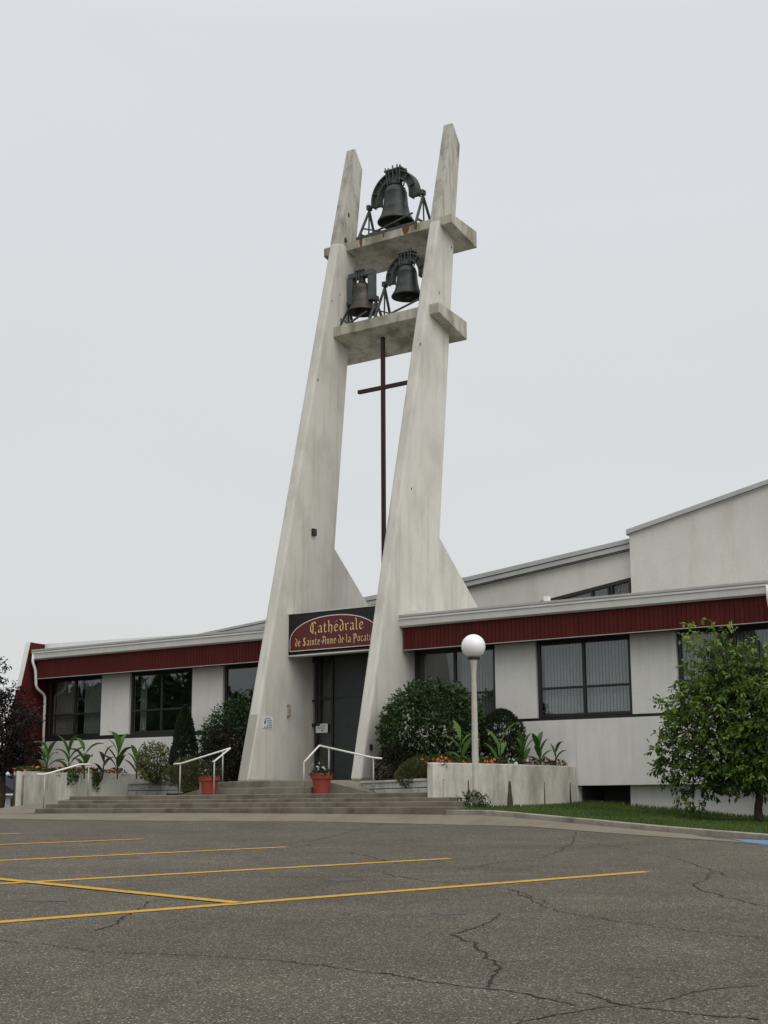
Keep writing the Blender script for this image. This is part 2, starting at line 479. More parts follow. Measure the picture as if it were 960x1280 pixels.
# cracks
crack_px = [
    [(720, 1040), (716, 1052), (700, 1064), (672, 1073), (640, 1076), (600, 1083), (566, 1088)],
    [(480, 1030), (460, 1035), (425, 1043), (395, 1050), (350, 1056)],
    [(700, 1050), (760, 1057), (820, 1067), (868, 1080), (890, 1088), (912, 1095)],
    [(892, 1090), (884, 1100), (864, 1106), (880, 1114), (910, 1122), (940, 1130), (962, 1134)],
    [(640, 1112), (660, 1125), (700, 1140), (760, 1150), (830, 1160), (900, 1169), (962, 1173)],
    [(626, 1142), (600, 1158), (568, 1168), (590, 1180), (606, 1192), (622, 1206), (624, 1222), (618, 1236)],
    [(0, 1176), (60, 1183), (130, 1190), (200, 1192), (260, 1195), (330, 1200), (400, 1207), (470, 1216), (540, 1228), (600, 1236), (660, 1245), (720, 1256), (726, 1258)],
    [(640, 1280), (700, 1268), (760, 1258), (830, 1252), (870, 1240), (900, 1235), (962, 1232)],
    [(480, 1092), (520, 1100), (560, 1103), (600, 1108), (650, 1113), (690, 1130)],
    [(116, 1164), (142, 1154), (170, 1138), (180, 1128), (230, 1121), (276, 1112)],
    [(300, 1062), (340, 1064), (390, 1056), (430, 1052)],
    [(440, 1066), (500, 1080), (560, 1083)],
    [(720, 1240), (790, 1258), (860, 1268), (960, 1276)],
]
for ck in crack_px:
    P = [on_lot(*p) for p in ck]
    pts = []
    for i in range(len(P) - 1):
        d_ = (P[i + 1] - P[i]); n_ = max(2, int(d_.length / 0.05))
        for q in range(n_):
            pts.append(P[i].lerp(P[i + 1], q / n_))
    off = 0.0; jit = []
    for p in pts:
        off = off * 0.75 + rng.gauss(0, 0.012)
        jit.append((p.x + off * 0.8 + rng.gauss(0, 0.008), p.y + off + rng.gauss(0, 0.008)))
    mb = MB(); ribbon(mb, jit, [(0.008 + 0.006 * abs(rng.gauss(0, 1))) * (0.75 + 0.4 * math.sin(i * .021 + len(jit)) ** 2) for i, _ in enumerate(jit)], 0.0035)
    mb.build('pavement_crack', M['crack'], lot)

def oil(px, py, r):
    c = on_lot(px, py); pr = []
    for k in range(18):
        a_ = 6.283 * k / 18; q = r * rng.uniform(.65, 1.1); x, y = c.x + q * math.cos(a_), c.y + q * math.sin(a_)
        pr.append((x, y, lot_z(x, y) + .0028))
    mb = MB(); mb.add(pr, [tuple(range(18))]); mb.build('oil_stain', M['oil'], lot)
for px, py, r in ((150, 1072, .28), (300, 1086, .34), (430, 1100, .22), (60, 1125, .25), (250, 1062, .25), (798, 1221, .03), (560, 1142, .16)): oil(px, py, r)
# apron and kerb in front of the steps
foot = [(-16, -7.2, 1.06), (-9.5, -6.6, 1.09), (-6.3, -6.05, 1.11), (0, -6.05, 1.12), (6.6, -6.05, 1.08)]
for px, py, Y in ((610, 1019, -6.0), (640, 1021.5, -6.0), (677, 1025, -6.1), (719, 1029, -6.3), (750, 1032, -6.6), (831, 1040, -7.3), (960, 1051, -8.6), (1060, 1062, -9.8)):
    p = at_y(px, py, Y); foot.append((p.x, p.y, p.z))
edge_px = [(-60, 1022), (0, 1024), (100, 1025.5), (200, 1026.5), (480, 1027.5), (570, 1028.5), (640, 1032), (700, 1037), (750, 1041), (831, 1047), (960, 1056), (1060, 1066)]
edge = []
for p in edge_px:
    q = on_lot(*p); edge.append((q.x, q.y, lot_z(q.x, q.y) + 0.012))
edge = [(-30, -13, lot_z(-30, -13) + .012), (-18, -11.5, lot_z(-18, -11.5) + .012)] + edge
def resample(pl, n):
    pl = [Vector(p) for p in pl]
    L = [0]
    for i in range(1, len(pl)): L.append(L[-1] + (pl[i] - pl[i - 1]).length)
    o_ = []
    for k in range(n):
        s = L[-1] * k / (n - 1)
        i = max(j for j in range(len(L)) if L[j] <= s + 1e-9)
        i = min(i, len(pl) - 2)
        o_.append(pl[i].lerp(pl[i + 1], (s - L[i]) / max(1e-9, L[i + 1] - L[i])))
    return o_
nA = 60
fr_ = resample(foot, nA)
def edge_at(x):
    for i in range(len(edge) - 1):
        if edge[i][0] <= x <= edge[i + 1][0]:
            k = (x - edge[i][0]) / (edge[i + 1][0] - edge[i][0])
            return Vector(edge[i]).lerp(Vector(edge[i + 1]), k)
    return Vector(edge[0]) if x < edge[0][0] else Vector(edge[-1])
er_ = []
for p in fr_:
    q = edge_at(p.x + 0.3)
    if q.y > p.y - 0.5: q = Vector((q.x, p.y - 0.5, 0)); q.z = lot_z(q.x, q.y) + 0.012
    er_.append(q)
mb = MB()
mb.add([tuple(p) for p in fr_] + [tuple(p) for p in er_] + [(p.x, p.y, p.z - 0.4) for p in fr_] + [(p.x, p.y, p.z - 0.4) for p in er_],
       [(i + nA, i + 1 + nA, i + 1, i) for i in range(nA - 1)] + [(i + 3 * nA, i + 1 + 3 * nA, i + 1 + nA, i + nA) for i in range(nA - 1)])
struct(mb.build('apron_pavement', M['apron']))

# ------------------------------------------------------------------ steps, landing and ramps
LX0, LX1 = -5.72, 6.55
st = MB()
levels = [(-6.0, 1.235, -5.72, 6.84), (-5.6, 1.350, -5.78, 6.56), (-5.2, 1.435, -5.76, 6.15), (-4.8, 1.545, -5.77, 5.6)]
zprev = 0.9
mb = MB()
for i, (y, z, xa, xb) in enumerate(levels):
    mb.box(xa, xb, y, (levels[i + 1][0] + 0.02) if i < 3 else 0.0, 0.8 + 0.001 * i, z)
steps = mb.build('entrance_steps', M['steps'], bevel=0.018)
struct(steps)
mb = MB()
mb.box(-1.56, 1.36, -3.75, -3.38, 1.50, 1.715)
mb.box(-1.57, 1.37, -3.40, 0.3, 1.501, 1.885)
struct(mb.build('upper_landing', M['landing'], bevel=0.015))
# paving under the wide column base
mb = MB()
mb.box(-3.0, -1.572, -2.88, 0.25, 1.502, 1.886)
mb.box(1.372, 2.40, -2.58, 0.25, 1.502, 1.884)
struct(mb.build('column_footing_pavement', M['landing'], bevel=0.01))
mb = MB()
mb.prism_y([(1.372, 1.546), (2.95, 1.546), (2.95, 1.56), (1.372, 1.883)], -3.4, -2.62)
mb.prism_y([(-1.572, 1.546), (-1.572, 1.884), (-3.2, 1.56), (-3.2, 1.546)], -3.4, -2.9)
struct(mb.build('entrance_ramp_path', M['landing'], bevel=0.008))
mb = MB()
mb.prism_y([(1.38, 1.50), (3.05, 1.50), (3.05, 1.66), (2.4, 1.80), (1.38, 1.878)], -2.615, -2.585)
tw = mb.build('retaining_wall', M['tan'])
tag(tw, 'low tan concrete wall edge behind the right entrance ramp', 'wall')
# sloped pavement at left of steps
mb = MB()
a = [(-8.4, -6.3, 1.10), (-5.74, -6.0, 1.13), (-5.79, -4.6, 1.50), (-8.4, -4.6, 1.24)]
mb.hexa([(p[0], p[1], 0.85) for p in a] + a)
struct(mb.build('sloped_path', M['apron'], bevel=0.01))

# ------------------------------------------------------------------ church building
church = thing('church_building', 'low white stuccoed church with red fascia bands and dark windows behind the tower', 'church', (0, 3, 1.1))
ZT, ZS = 5.255, 3.36           # window head, sill
bays_l = [(-4.75, -1.0), (-8.47, -5.97), (-12.1, -9.70)]
bays_r = [(1.83, 4.27), (5.48, 8.00), (9.21, 11.72)]
def wall_part(x0, x1, y0, y1, z0, z1, name='wall', mat='stucco', bevel=0.006):
    mb = MB(); mb.box(x0, x1, y0, y1, z0, z1); return mb.build(name, M[mat], church, bevel=bevel)
# lower walls
wall_part(-12.1, -1.6, 0.0, 0.25, 1.0, 3.285)
wall_part(6.5, 11.85, 0.0, 0.25, 1.715, 3.285)
wall_part(1.5, 6.498, 0.002, 0.25, 1.0, 3.287)
# recessed basement wall with its dark opening at the left
mb = MB(); mb.box(7.75, 11.8, 0.28, 0.5, 0.6, 1.72); mb.build('basement_wall', M['stucco'], church)
mb = MB(); mb.box(6.5, 7.76, 1.4, 1.5, 0.6, 1.75); mb.box(6.4, 6.5, .26, 1.5, .6, 1.7); mb.box(7.75, 7.85, .5, 1.5, .6, 1.7); mb.build('basement_opening', M['interior'], church)
mb = MB(); mb.box(6.5, 11.85, 0.02, 1.6, 1.716, 1.74); mb.build('soffit', M['interior'], church)
# dark sill strips
mb = MB(); mb.box(-12.15, -1.6, 0.02, 0.25, 3.287, 3.40); mb.box(1.5, 11.85, 0.02, 0.25, 3.289, 3.352); mb.build('sill', M['black'], church)
# piers
for x0, x1 in ((-5.95, -4.77), (-9.68, -8.49)):
    wall_part(x0, x1, -0.015, 0.25, 3.402, 5.30, 'pier')
for x0, x1 in ((4.29, 5.46), (8.02, 9.19)):
    wall_part(x0, x1, -0.015, 0.25, 3.354, 5.30, 'pier')
# head strips above windows and interior box
mb = MB(); mb.box(-12.1, 12.0, 0.06, 0.3, 5.235, 5.9); mb.build('lintel', M['black'], church)
for x0, x1 in ((-12.1, -1.7), (1.7, 12.0)):
    mb = MB(); mb.box(x0, x1, 2.6, 2.7, 1.0, 6.2); mb.box(x0, x1, 0.3, 2.6, 3.0, 3.05); mb.box(x0, x0 + .08, .3, 2.6, 3.06, 6.2); mb.box(x1 - .08, x1, .3, 2.6, 3.06, 6.2)
    mb.build('inner_wall', M['interior'], church)
def window(x0, x1, zs, zt, blinds, mat='blind'):
    W = MB()
    y0, y1 = 0.05, 0.13
    e = 0.075
    W.box(x0, x0 + e, y0, y1, zs, zt); W.box(x1 - e, x1, y0, y1, zs, zt)
    W.box(x0 + e, x1 - e, y0, y1, zt - 0.11, zt - 0.001); W.box(x0 + e, x1 - e, y0, y1, zs + .001, zs + 0.08)
    xm = (x0 + x1) / 2; zb = zs + (zt - zs) * 0.375
    W.box(xm - 0.035, xm + 0.035, y0 - .005, y1, zs + 0.08, zt - 0.11)
    W.box(x0 + e, xm - 0.035, y0, y1 - .002, zb - 0.028, zb + 0.028); W.box(xm + 0.035, x1 - e, y0, y1 - .002, zb - 0.028, zb + 0.028)
    f = W.build('window', M['black'], church, bevel=0.006)
    G = MB(); G.box(x0 + 0.04, x1 - 0.04, 0.085, 0.095, zs + 0.04, zt - 0.05); G.build('pane', M['glass'], f)
    B_ = MB()
    for (a_, b_, gap) in blinds:
        x = a_
        while x < b_:
            an = R(rng.uniform(8, 26)); w_ = 0.031
            dx, dy = w_ * math.cos(an), w_ * math.sin(an)
            B_.prism_z([(x - dx, 0.22 - dy), (x + dx, 0.22 + dy), (x + dx, 0.224 + dy), (x - dx, 0.224 - dy)], zs + 0.1, zt - 0.12)
            x += gap
    if blinds: B_.build('blind', M[mat], f)
    return f
window(-2.9 - 1.85, -1.3, ZS + .04, ZT, [])
window(-8.47, -5.97, ZS + .04, ZT, [(-8.2, -7.95, .088)], 'blind_dim')
window(-12.1, -9.70, ZS + .04, ZT, [(-11.85, -10.95, .088), (-10.6, -9.9, 0.088)], 'blind_dim')
window(1.83, 4.27, ZS, ZT, [(3.2, 4.2, .088)], 'blind_dim')
window(5.48, 8.00, ZS, ZT, [(5.62, 7.9, 0.088)])
window(9.21, 11.72, ZS, ZT, [(9.3, 11.6, 0.088)])
# fascias: vertical boards, then the white gutter, then the roof
def fascia(x0, x1):
    mb = MB()
    n = int((x1 - x0) / 0.115); w = (x1 - x0) / n
    pr = []
    for i in range(n):
        xa = x0 + i * w
        pr += [(xa, -0.515), (xa + w - 0.014, -0.515), (xa + w - 0.014, -0.503), (xa + w, -0.503)]
    pr += [(x1, -0.48), (x0, -0.48)]
    mb.prism_z(pr, 5.215, 5.81)
    mb.build('fascia', M['red'], church)
    mb = MB(); mb.box(x0, x1, -0.495, -0.02, 5.235, 5.25); mb.build('soffit', M['interior'], church)
    mb = MB(); mb.box(x0 + .002, x1 - .002, -0.525, -0.512, 5.205, 5.222); mb.build('drip_edge', M['roofmetal'], church)
    mb = MB(); mb.prism_x([(-0.575, 5.80), (-0.63, 5.84), (-0.64, 5.995), (-0.665, 6.0), (-0.665, 6.045), (-0.50, 6.05), (-0.50, 5.80)], x0 - 0.12, x1 + 0.1)
    gt = mb.build('gutter', M['gutter'], church)
    mb = MB(); mb.prism_x([(-0.64, 6.055), (-0.66, 6.075), (-0.66, 6.125), (-0.50, 6.15), (7.0, 6.62), (7.0, 6.2), (-0.3, 6.055)], x0 - 0.14, x1 + 0.12)
    mb.build('roof', M['roofmetal'], church)
fascia(1.86, 11.66)
fascia(-12.05, -1.75)
# raised roof edges seen just above the gutters
p0, p1 = at_y(46, 805.5, 0.0), at_y(258, 791.5, 0.0)
mb = MB(); mb.hexa([(p0.x, 0, 6.1), (p1.x, 0, 6.1), (p1.x, .3, 6.1), (p0.x, .3, 6.1), (p0.x, 0, p0.z), (p1.x, 0, p1.z), (p1.x, .3, p1.z), (p0.x, .3, p0.z)])
mb.build('roof_edge', M['flash'], church)
p0, p1 = at_y(499, 762, -0.1), at_y(578, 765, -0.1)
mb = MB(); mb.hexa([(p0.x, -.1, 6.1), (p1.x, -.1, 6.1), (p1.x, .2, 6.1), (p0.x, .2, 6.1), (p0.x, -.1, p0.z), (p1.x, -.1, p1.z), (p1.x, .2, p1.z), (p0.x, .2, p0.z)])
mb.build('roof_edge', M['flash'], church)
pv = at_y(682, 748, 1.0)
mb = MB(); mb.box(pv.x - .06, pv.x + .06, 1.0, 1.15, 6.1, pv.z + 0.06); mb.build('roof_vent', M['flash'], church)
# sloping red end fins with downpipes
def fin(X, name='end_fin'):
    mb = MB()
    mb.prism_x([(0.05, 6.36), (-0.58, 6.38), (-1.08, 4.2), (-1.35, 2.7), (-0.6, 1.9), (-0.3, 1.2), (1.0, 1.2), (1.0, 6.2)], X - 0.10, X + 0.10)
    o = mb.build(name, M['red'], church, bevel=0.01)
    mb = MB(); mb.bar((X, -0.60, 6.38), (X, -1.36, 2.75), 0.19, 0.02, side=(1, 0, 0)); mb.build('fin_cap', M['flash'], o)
    return o
fin(-12.42)
fin(12.3)
def downpipe(pts):
    mb = MB(); mb.tube(pts, 0.043, 10); o = mb.build('downpipe', M['flash'], church, smooth=True); return o
def smooth_pts(pts, n=6):
    P = [Vector(p) for p in pts]; o_ = [P[0]]
    for i in range(1, len(P) - 1):
        a_, b_, c_ = P[i - 1], P[i], P[i + 1]
        k = min(0.12, (a_ - b_).length / 2.2, (c_ - b_).length / 2.2)
        s = b_ + (a_ - b_).normalized() * k; e_ = b_ + (c_ - b_).normalized() * k
        for j in range(n + 1):
            u = j / n
            o_.append(s * (1 - u) ** 2 + b_ * 2 * u * (1 - u) + e_ * u * u)
    o_.append(P[-1]); return o_
downpipe(smooth_pts([(-12.12, -0.62, 5.98), (-12.12, -0.66, 5.75), (-12.08, -0.55, 5.5), (-12.08, -0.5, 4.95), (-12.1, -0.1, 4.72), (-12.1, -0.08, 1.3)]))
downpipe(smooth_pts([(11.72, -0.72, 6.0), (11.72, -0.72, 5.7), (11.74, -0.6, 5.3), (11.74, -0.55, 4.9), (11.76, -0.1, 4.6), (11.76, -0.08, 1.2)]))
# nave behind
nv = MB(); NY = 7.0
nv.prism_y([(-12.0, 1.2), (0.9, 1.2), (0.9, 7.22), (4.84, 7.80), (4.84, 7.0), (4.80, 1.2), (5.02, 1.2), (5.02, 8.60), (-0.62, 8.0), (-4.75, 7.68), (-12.0, 7.05)], NY, NY + 9)
nv.build('nave_wall', M['nave'], church)
nv = MB()
nv.prism_y([(-12.1, 7.05), (-4.75, 7.68), (-0.62, 8.0), (5.02, 8.62), (5.02, 8.95), (-0.62, 8.33), (-4.75, 8.02), (-9.09, 7.58), (-12.1, 7.32)], NY - 0.14, NY + 9)
nb = nv.build('roof_band', M['roofmetal'], church)
nv = MB()
for dz in (0.16, -0.012, -0.06):
    zz = lambda x: 7.68 + (x + 4.75) * (8.62 - 7.68) / (5.02 + 4.75)
    nv.bar((-12.0, NY - 0.15, 7.07 + dz), (-4.75, NY - 0.15, 7.70 + dz), 0.02, 0.022)
    nv.bar((-4.75, NY - 0.15, 7.70 + dz), (-0.62, NY - 0.15, 8.02 + dz), 0.02, 0.022)
    nv.bar((-0.62, NY - 0.15, 8.02 + dz), (5.0, NY - 0.15, 8.64 + dz), 0.02, 0.022 if dz > 0 else 0.03)
nv.build('band_groove', M['black'], nb)
nv = MB(); nv.prism_y([(4.98, 1.2), (22, 1.2), (22, 12.5), (9.12, 9.98), (4.98, 9.08)], NY - 0.32, NY + 9.2)
nv.build('high_wall', M['nave'], church)
nv = MB(); nv.prism_y([(4.93, 8.98), (9.12, 9.88), (22, 12.4), (22, 12.56), (9.12, 10.05), (4.93, 9.15)], NY - 0.42, NY + 9.3)
hc = nv.build('roof_coping', M['roofmetal'], church)
nv = MB(); nv.bar((4.95, NY - 0.425, 9.0), (9.12, NY - 0.425, 9.905), 0.02, 0.018); nv.bar((9.12, NY - 0.425, 9.905), (22, NY - 0.425, 12.43), 0.02, 0.018); nv.build('band_groove', M['black'], hc)
# clerestory window in the nave wall
cw = MB(); cw.prism_y([(1.0, 7.20), (4.83, 7.77), (4.83, 7.70), (1.5, 7.20)], NY - 0.04, NY + 0.1)
for x in (2.6, 3.55, 4.1, 4.2, 4.79):
    cw.box(x - 0.03, x + 0.03, NY - .03, NY + 0.1, 6.6, 7.0 + (x - .9) * 0.19)
cwo = cw.build('clerestory_window', M['black'], church)
cg = MB(); cg.prism_y([(1.0, 6.6), (4.83, 6.6), (4.83, 7.76), (1.0, 7.2)], NY + 0.05, NY + 0.06); cg.build('pane', M['glass'], cwo)
cb = MB()
x = 1.2
while x < 4.8:
    cb.box(x, x + 0.07, NY + 0.2, NY + 0.21, 6.5, 7.05 + (x - .9) * 0.17); x += 0.1
cb.build('blind', M['blind_dim'], cwo)
# entrance: door wall between the columns
mb = MB(); mb.box(-1.7, 1.9, 0.18, 0.4, 1.8, 6.3); mb.build('door_surround', M['black'], church)
dm = MB()
dm.box(-0.86, 1.6, 0.10, 0.17, 1.9, 5.3)
do = dm.build('door', M['door'], church, bevel=0.008)
dm = MB()
for x in (-1.48, -0.93): dm.box(x, x + 0.07, 0.06, 0.175, 1.9, 5.3)
dm.box(-1.41, -.93, 0.07, .175, 4.10, 4.18); dm.box(-1.41, -.93, 0.07, .175, 1.9, 2.1)
dm.box(-0.86, 1.6, 0.09, .12, 4.13, 4.15)
fo = dm.build('door_frame', M['black'], church, bevel=0.004)
dm = MB(); dm.box(-1.41, -0.93, 0.11, 0.12, 2.1, 5.3); dm.build('sidelight', M['glass'], church)
dm = MB(); dm.tube([(0.2, 0.05, 2.75), (0.2, 0.02, 2.8), (0.2, 0.02, 3.15), (0.2, 0.05, 3.2)], 0.015, 8); dm.build('handle', M['post'], do)
mb = MB(); mb.box(-1.58, 1.47, -1.0, 0.17, 5.30, 5.36); mb.box(-1.57, 1.46, -0.8, 3.0, 6.2, 6.3); mb.build('canopy', M['black'], church)
# interior of entrance roof between columns
mb = MB(); mb.box(-1.56, 1.45, 0.5, 3.2, 6.31, 6.40); mb.build('roof', M['roofmetal'], church)

# ------------------------------------------------------------------ bell tower
tower = thing('bell_tower', 'tall open concrete bell tower of two leaning slabs joined by two platforms', 'tower', (0, 0, 1.885))
def column(x0, x1, dy, name='column'):
    prof = [(-2.65, 1.887), (2.05, 21.2), (2.12, 21.2), (2.47, 20.66), (1.98, 16.6), (1.10, 8.5), (3.95, 6.0), (3.95, 1.887)]
    zb = 17.75
    lo = [(-2.65, 1.888), (1.24, 17.87), (2.13, 17.87), (1.10, 8.5), (3.95, 6.0), (3.95, 1.888)]
    hi = [(1.235, 17.79), (1.24, 17.87), (2.055, 21.2), (2.12, 21.2), (2.49, 20.66), (2.13, 17.87), (2.115, 17.79)]
    mb = MB(); mb.prism_x([(y + dy, z) for y, z in lo], x0, x1); c = mb.build(name, M['tower'], tower, bevel=0.06)
    mb = MB(); mb.prism_x([(y + dy, z) for y, z in hi], x0 + 0.01, x1 - 0.01); mb.build('column_tip', M['tower_top'], tower, bevel=0.025)
    return c
cl_ = column(-1.91, -1.58, 0.0)
cr_ = column(1.47, 1.80, 0.30)
pm = MB(); pm.prism_x([(0.98, 14.80), (0.98, 15.11), (2.45, 14.93), (2.45, 14.38)], -2.15, 2.13)
pl_ = pm.build('platform', M['platform'], tower, bevel=0.02)
pm = MB(); pm.prism_x([(1.60, 17.68), (1.60, 17.96), (2.98, 17.86), (2.98, 17.34)], -2.42, 2.2)
pu_ = pm.build('platform', M['platform'], tower, bevel=0.02)
# dark weathering at the base block of left column, and rust runs below the bell frame
for x, z0, w in ((-1.02, 17.70, .06), (0.60, 17.70, .13), (-0.2, 17.8, .03), (0.95, 17.76, .05)):
    n_ = 7
    prf = [(x - w, 17.955), (x + w, 17.955)] + [(x + w * (0.6 + .4 * rng.random()), 17.86), (x + w * .7, 17.75), (x + w * .3, z0), (x - w * .4, z0), (x - w * .8, 17.8)]
    rs = MB(); rs.prism_y(prf, 1.5945, 1.60); rs.build('rust_run', M['rust'], pu_)
def front_y(z): return -2.65 + (z - 1.887) * (1.24 + 2.65) / (17.87 - 1.887)
rs = MB(); rs.hexa([(-1.885, front_y(1.92) - .003, 1.92), (-1.605, front_y(1.92) - .003, 1.92), (-1.605, front_y(1.92) + .05, 1.92), (-1.885, front_y(1.92) + .05, 1.92),
                    (-1.885, front_y(3.62) - .003, 3.62), (-1.605, front_y(3.62) - .003, 3.62), (-1.605, front_y(3.62) + .05, 3.62), (-1.885, front_y(3.62) + .05, 3.62)])
rs.build('repair_patch', M['patch'], cl_)
for (y, z, w, h) in ((1.75, 18.9, .05, .10), (1.6, 18.0, .09, .13), (.25, 13.3, .04, .06), (.9, 15.9, .03, .05), (1.3, 16.2, .025, .05)):
    pr = [(y + w * rng.uniform(.5, 1) * math.cos(a_), z + h * rng.uniform(.5, 1) * math.sin(a_)) for a_ in [k * 6.283 / 9 for k in range(9)]]
    rs = MB(); rs.prism_x(pr, -1.60, -1.5765); rs.build('stain', M['soot'], cl_)
for (y, z, w, h) in ((.5, 13.8, .03, .05), (1.5, 15.6, .03, .06), (2.2, 17.2, .03, .05), (.0, 9.6, .03, .05)):
    pr = [(y + w * rng.uniform(.5, 1) * math.cos(a_), z + h * rng.uniform(.5, 1) * math.sin(a_)) for a_ in [k * 6.283 / 9 for k in range(9)]]
    rs = MB(); rs.prism_x(pr, 1.79, 1.8035); rs.build('stain', M['soot'], cr_)
# cross hung below the lower platform
cm = MB(); cm.box(-0.225, -0.115, 1.46, 1.56, 6.3, 14.75)
cro = cm.build('cross', M['cross'], tower, bevel=0.01)
cm = MB(); cm.box(-1.05, 0.71, 1.455, 1.565, 13.08, 13.19); cm.build('cross_arm', M['cross'], cro, bevel=0.01)
# small box on the left column and hook
mb = MB(); mb.box(-1.58, -1.50, -0.02, 0.14, 8.70, 8.90); bx = mb.build('box_light', M['black'], bevel=0.01)
tag(bx, 'small black floodlight box high on the left tower slab', 'light')
mb = MB(); mb.tube([(-1.56, -1.03, 3.92), (-1.50, -1.03, 3.92), (-1.48, -1.03, 3.88), (-1.48, -1.03, 3.66), (-1.50, -1.03, 3.62), (-1.56, -1.03, 3.62)], 0.022, 8)
hk = mb.build('wall_hook', simple('rusty_bracket', (0.25, 0.2, 0.16), .7), smooth=True); tag(hk, 'small rusty metal bracket beside the notice on the left tower slab', 'bracket')
mb = MB(); mb.box(1.80, 1.84, -1.98, -1.88, 2.62, 2.76); ic = mb.build('door_bell', M['black'], bevel=0.008); tag(ic, 'little black push button plate low on the right tower slab', 'button')
# notice on the left column: lines of print too small to read
no = thing('notice', 'white printed notice with blue lines fixed to the left tower slab', 'notice', (-1.575, -1.85, 3.4))
mb = MB(); mb.box(-1.58, -1.568, -2.06, -1.64, 3.27, 3.58); mb.build('panel', M['paper'], no)
mb = MB()
for z, a, b in ((3.535, -1.96, -1.74), (3.485, -2.02, -1.68), (3.435, -1.88, -1.68), (3.39, -1.86, -1.68), (3.345, -1.9, -1.68), (3.30, -2.0, -1.68)):
    y = a
    while y < b:
        w_ = rng.uniform(.02, .05); mb.box(-1.569, -1.566, y, min(b, y + w_), z - .011, z + .011); y += w_ + 0.012
mb.lathe((-1.567, -1.97, 3.40), [(0.001, 0), (0.03, 0), (0.03, 0.05), (0.001, 0.05)], 10)
mb.build('print', M['print'], no)
dn = thing('paper_notice', 'pale paper notice taped inside the glass beside the dark door', 'notice', (-1.2, 0.09, 3.3))
mb = MB(); mb.box(-1.44, -1.04, 0.052, 0.058, 3.22, 3.46); mb.build('sheet', M['paper'], dn)
mb = MB()
for z in (3.41, 3.37, 3.33): mb.box(-1.38, -1.12, 0.049, 0.0525, z - .006, z + .006)
mb.box(-1.25, -1.18, 0.049, 0.0525, 3.26, 3.30); mb.build('print', M['print'], dn)

# ------------------------------------------------------------------ sign with broad-nib lettering
sign = thing('church_sign', 'black sign board with maroon arch and gold blackletter church name above the door', 'sign', (0, -1.0, 5.25))
mb = MB(); mb.box(-1.575, 1.465, -1.0, -0.72, 5.25, 6.36); mb.build('board', M['sign_black'], sign, bevel=0.01)
mb = MB(); mb.box(-1.575, 1.465, -1.03, -0.72, 5.215, 5.248); mb.box(-1.575, 1.465, -1.02, -0.72, 6.362, 6.385); mb.build('trim', M['gutter'], sign)
def arch(inset):
    xa, xb, zb, zs_, zt_ = -1.53 + inset, 1.42 - inset, 5.345 + inset, 5.62, 6.245 - inset
    pts = [(xa, zb), (xb, zb)]
    cx, rx = (xa + xb) / 2, (xb - xa) / 2
    for k in range(0, 41):
        an = math.pi * k / 40
        pts.append((cx + rx * math.copysign(abs(math.cos(an)) ** 0.95, math.cos(an)), zs_ + (zt_ - zs_) * math.sin(an) ** 0.95 if 0 < k < 40 else zs_))
    return pts
mb = MB(); mb.prism_y(arch(0), -1.006, -1.0); mb.build('outline', M['cream'], sign)
mb = MB(); mb.prism_y(arch(0.022), -1.012, -1.005); mb.build('arch_panel', M['maroon'], sign)
def mini(x): return [(x - .1, .9), (x + .04, .8), (x + .04, .18), (x + .17, .05)]
E_ = [[(.5, .58), (.52, .8), (.34, .97), (.12, .75), (.12, .2), (.3, .03), (.54, .18)], [(.12, .5), (.5, .58)]]
GL = {
    'C': (1.0, [[(.88, 1.25), (.62, 1.5), (.28, 1.32), (.1, .9), (.14, .35), (.45, .0), (.86, .18), (.84, -.2)], [(.46, 1.38), (.46, .2)]]),
    'S': (.92, [[(.78, 1.3), (.45, 1.5), (.15, 1.28), (.22, .95), (.68, .65), (.74, .25), (.4, .0), (.02, .22)], [(.42, 1.45), (.42, .1)]]),
    'A': (1.0, [[(.05, 1.25), (.35, 1.5), (.78, 1.3), (.78, .12), (.9, .02)], [(.34, 1.45), (.24, .25), (.0, .05)], [(.2, .62), (.75, .68)], [(-.1, .7), (.2, .35)]]),
    'P': (.95, [[(.25, 1.45), (.25, -.25)], [(.0, 1.25), (.4, 1.5), (.82, 1.25), (.82, .8), (.5, .6), (.25, .72)], [(.52, 1.4), (.52, .7)]]),
    'a': (.66, [[(.1, .82), (.34, .97), (.5, .8), (.5, .15), (.62, .04)], [(.48, .55), (.12, .4), (.12, .16), (.27, .03), (.48, .2)]]),
    't': (.5, [[(.16, 1.22), (.16, .16), (.32, .03), (.46, .14)], [(.0, .95), (.42, .95)]]),
    'h': (.68, [[(.0, 1.52), (.13, 1.4), (.13, .05)], [(.14, .78), (.4, .96), (.54, .8), (.54, .2), (.4, -.15)]]),
    'e': (.6, E_),
    'é': (.6, E_ + [[(.24, 1.18), (.46, 1.45)]]),
    'è': (.6, E_ + [[(.46, 1.15), (.16, 1.42)]]),
    'd': (.66, [[(.5, .9), (.13, .74), (.13, .2), (.32, .03), (.54, .2), (.54, .85), (.42, 1.3), (.08, 1.5)]]),
    'r': (.5, [mini(.1), [(.18, .78), (.34, .97), (.48, .84)]]),
    'l': (.34, [[(.0, 1.52), (.13, 1.4), (.13, .16), (.28, .03)]]),
    'i': (.34, [mini(.1), [(.12, 1.2), (.2, 1.28)]]),
    'n': (.74, [mini(.1), [(.16, .76), (.4, .95)], [(.38, .92), (.52, .8), (.52, .18), (.66, .05)]]),
    'o': (.66, [[(.12, .76), (.12, .2), (.32, .03), (.54, .22), (.54, .8), (.34, .97), (.12, .76)]]),
    'c': (.56, [[(.5, .82), (.34, .97), (.12, .76), (.12, .2), (.32, .03), (.52, .18)]]),
    '-': (.3, [[(.02, .48), (.22, .56)]]),
    ' ': (.34, []),
}
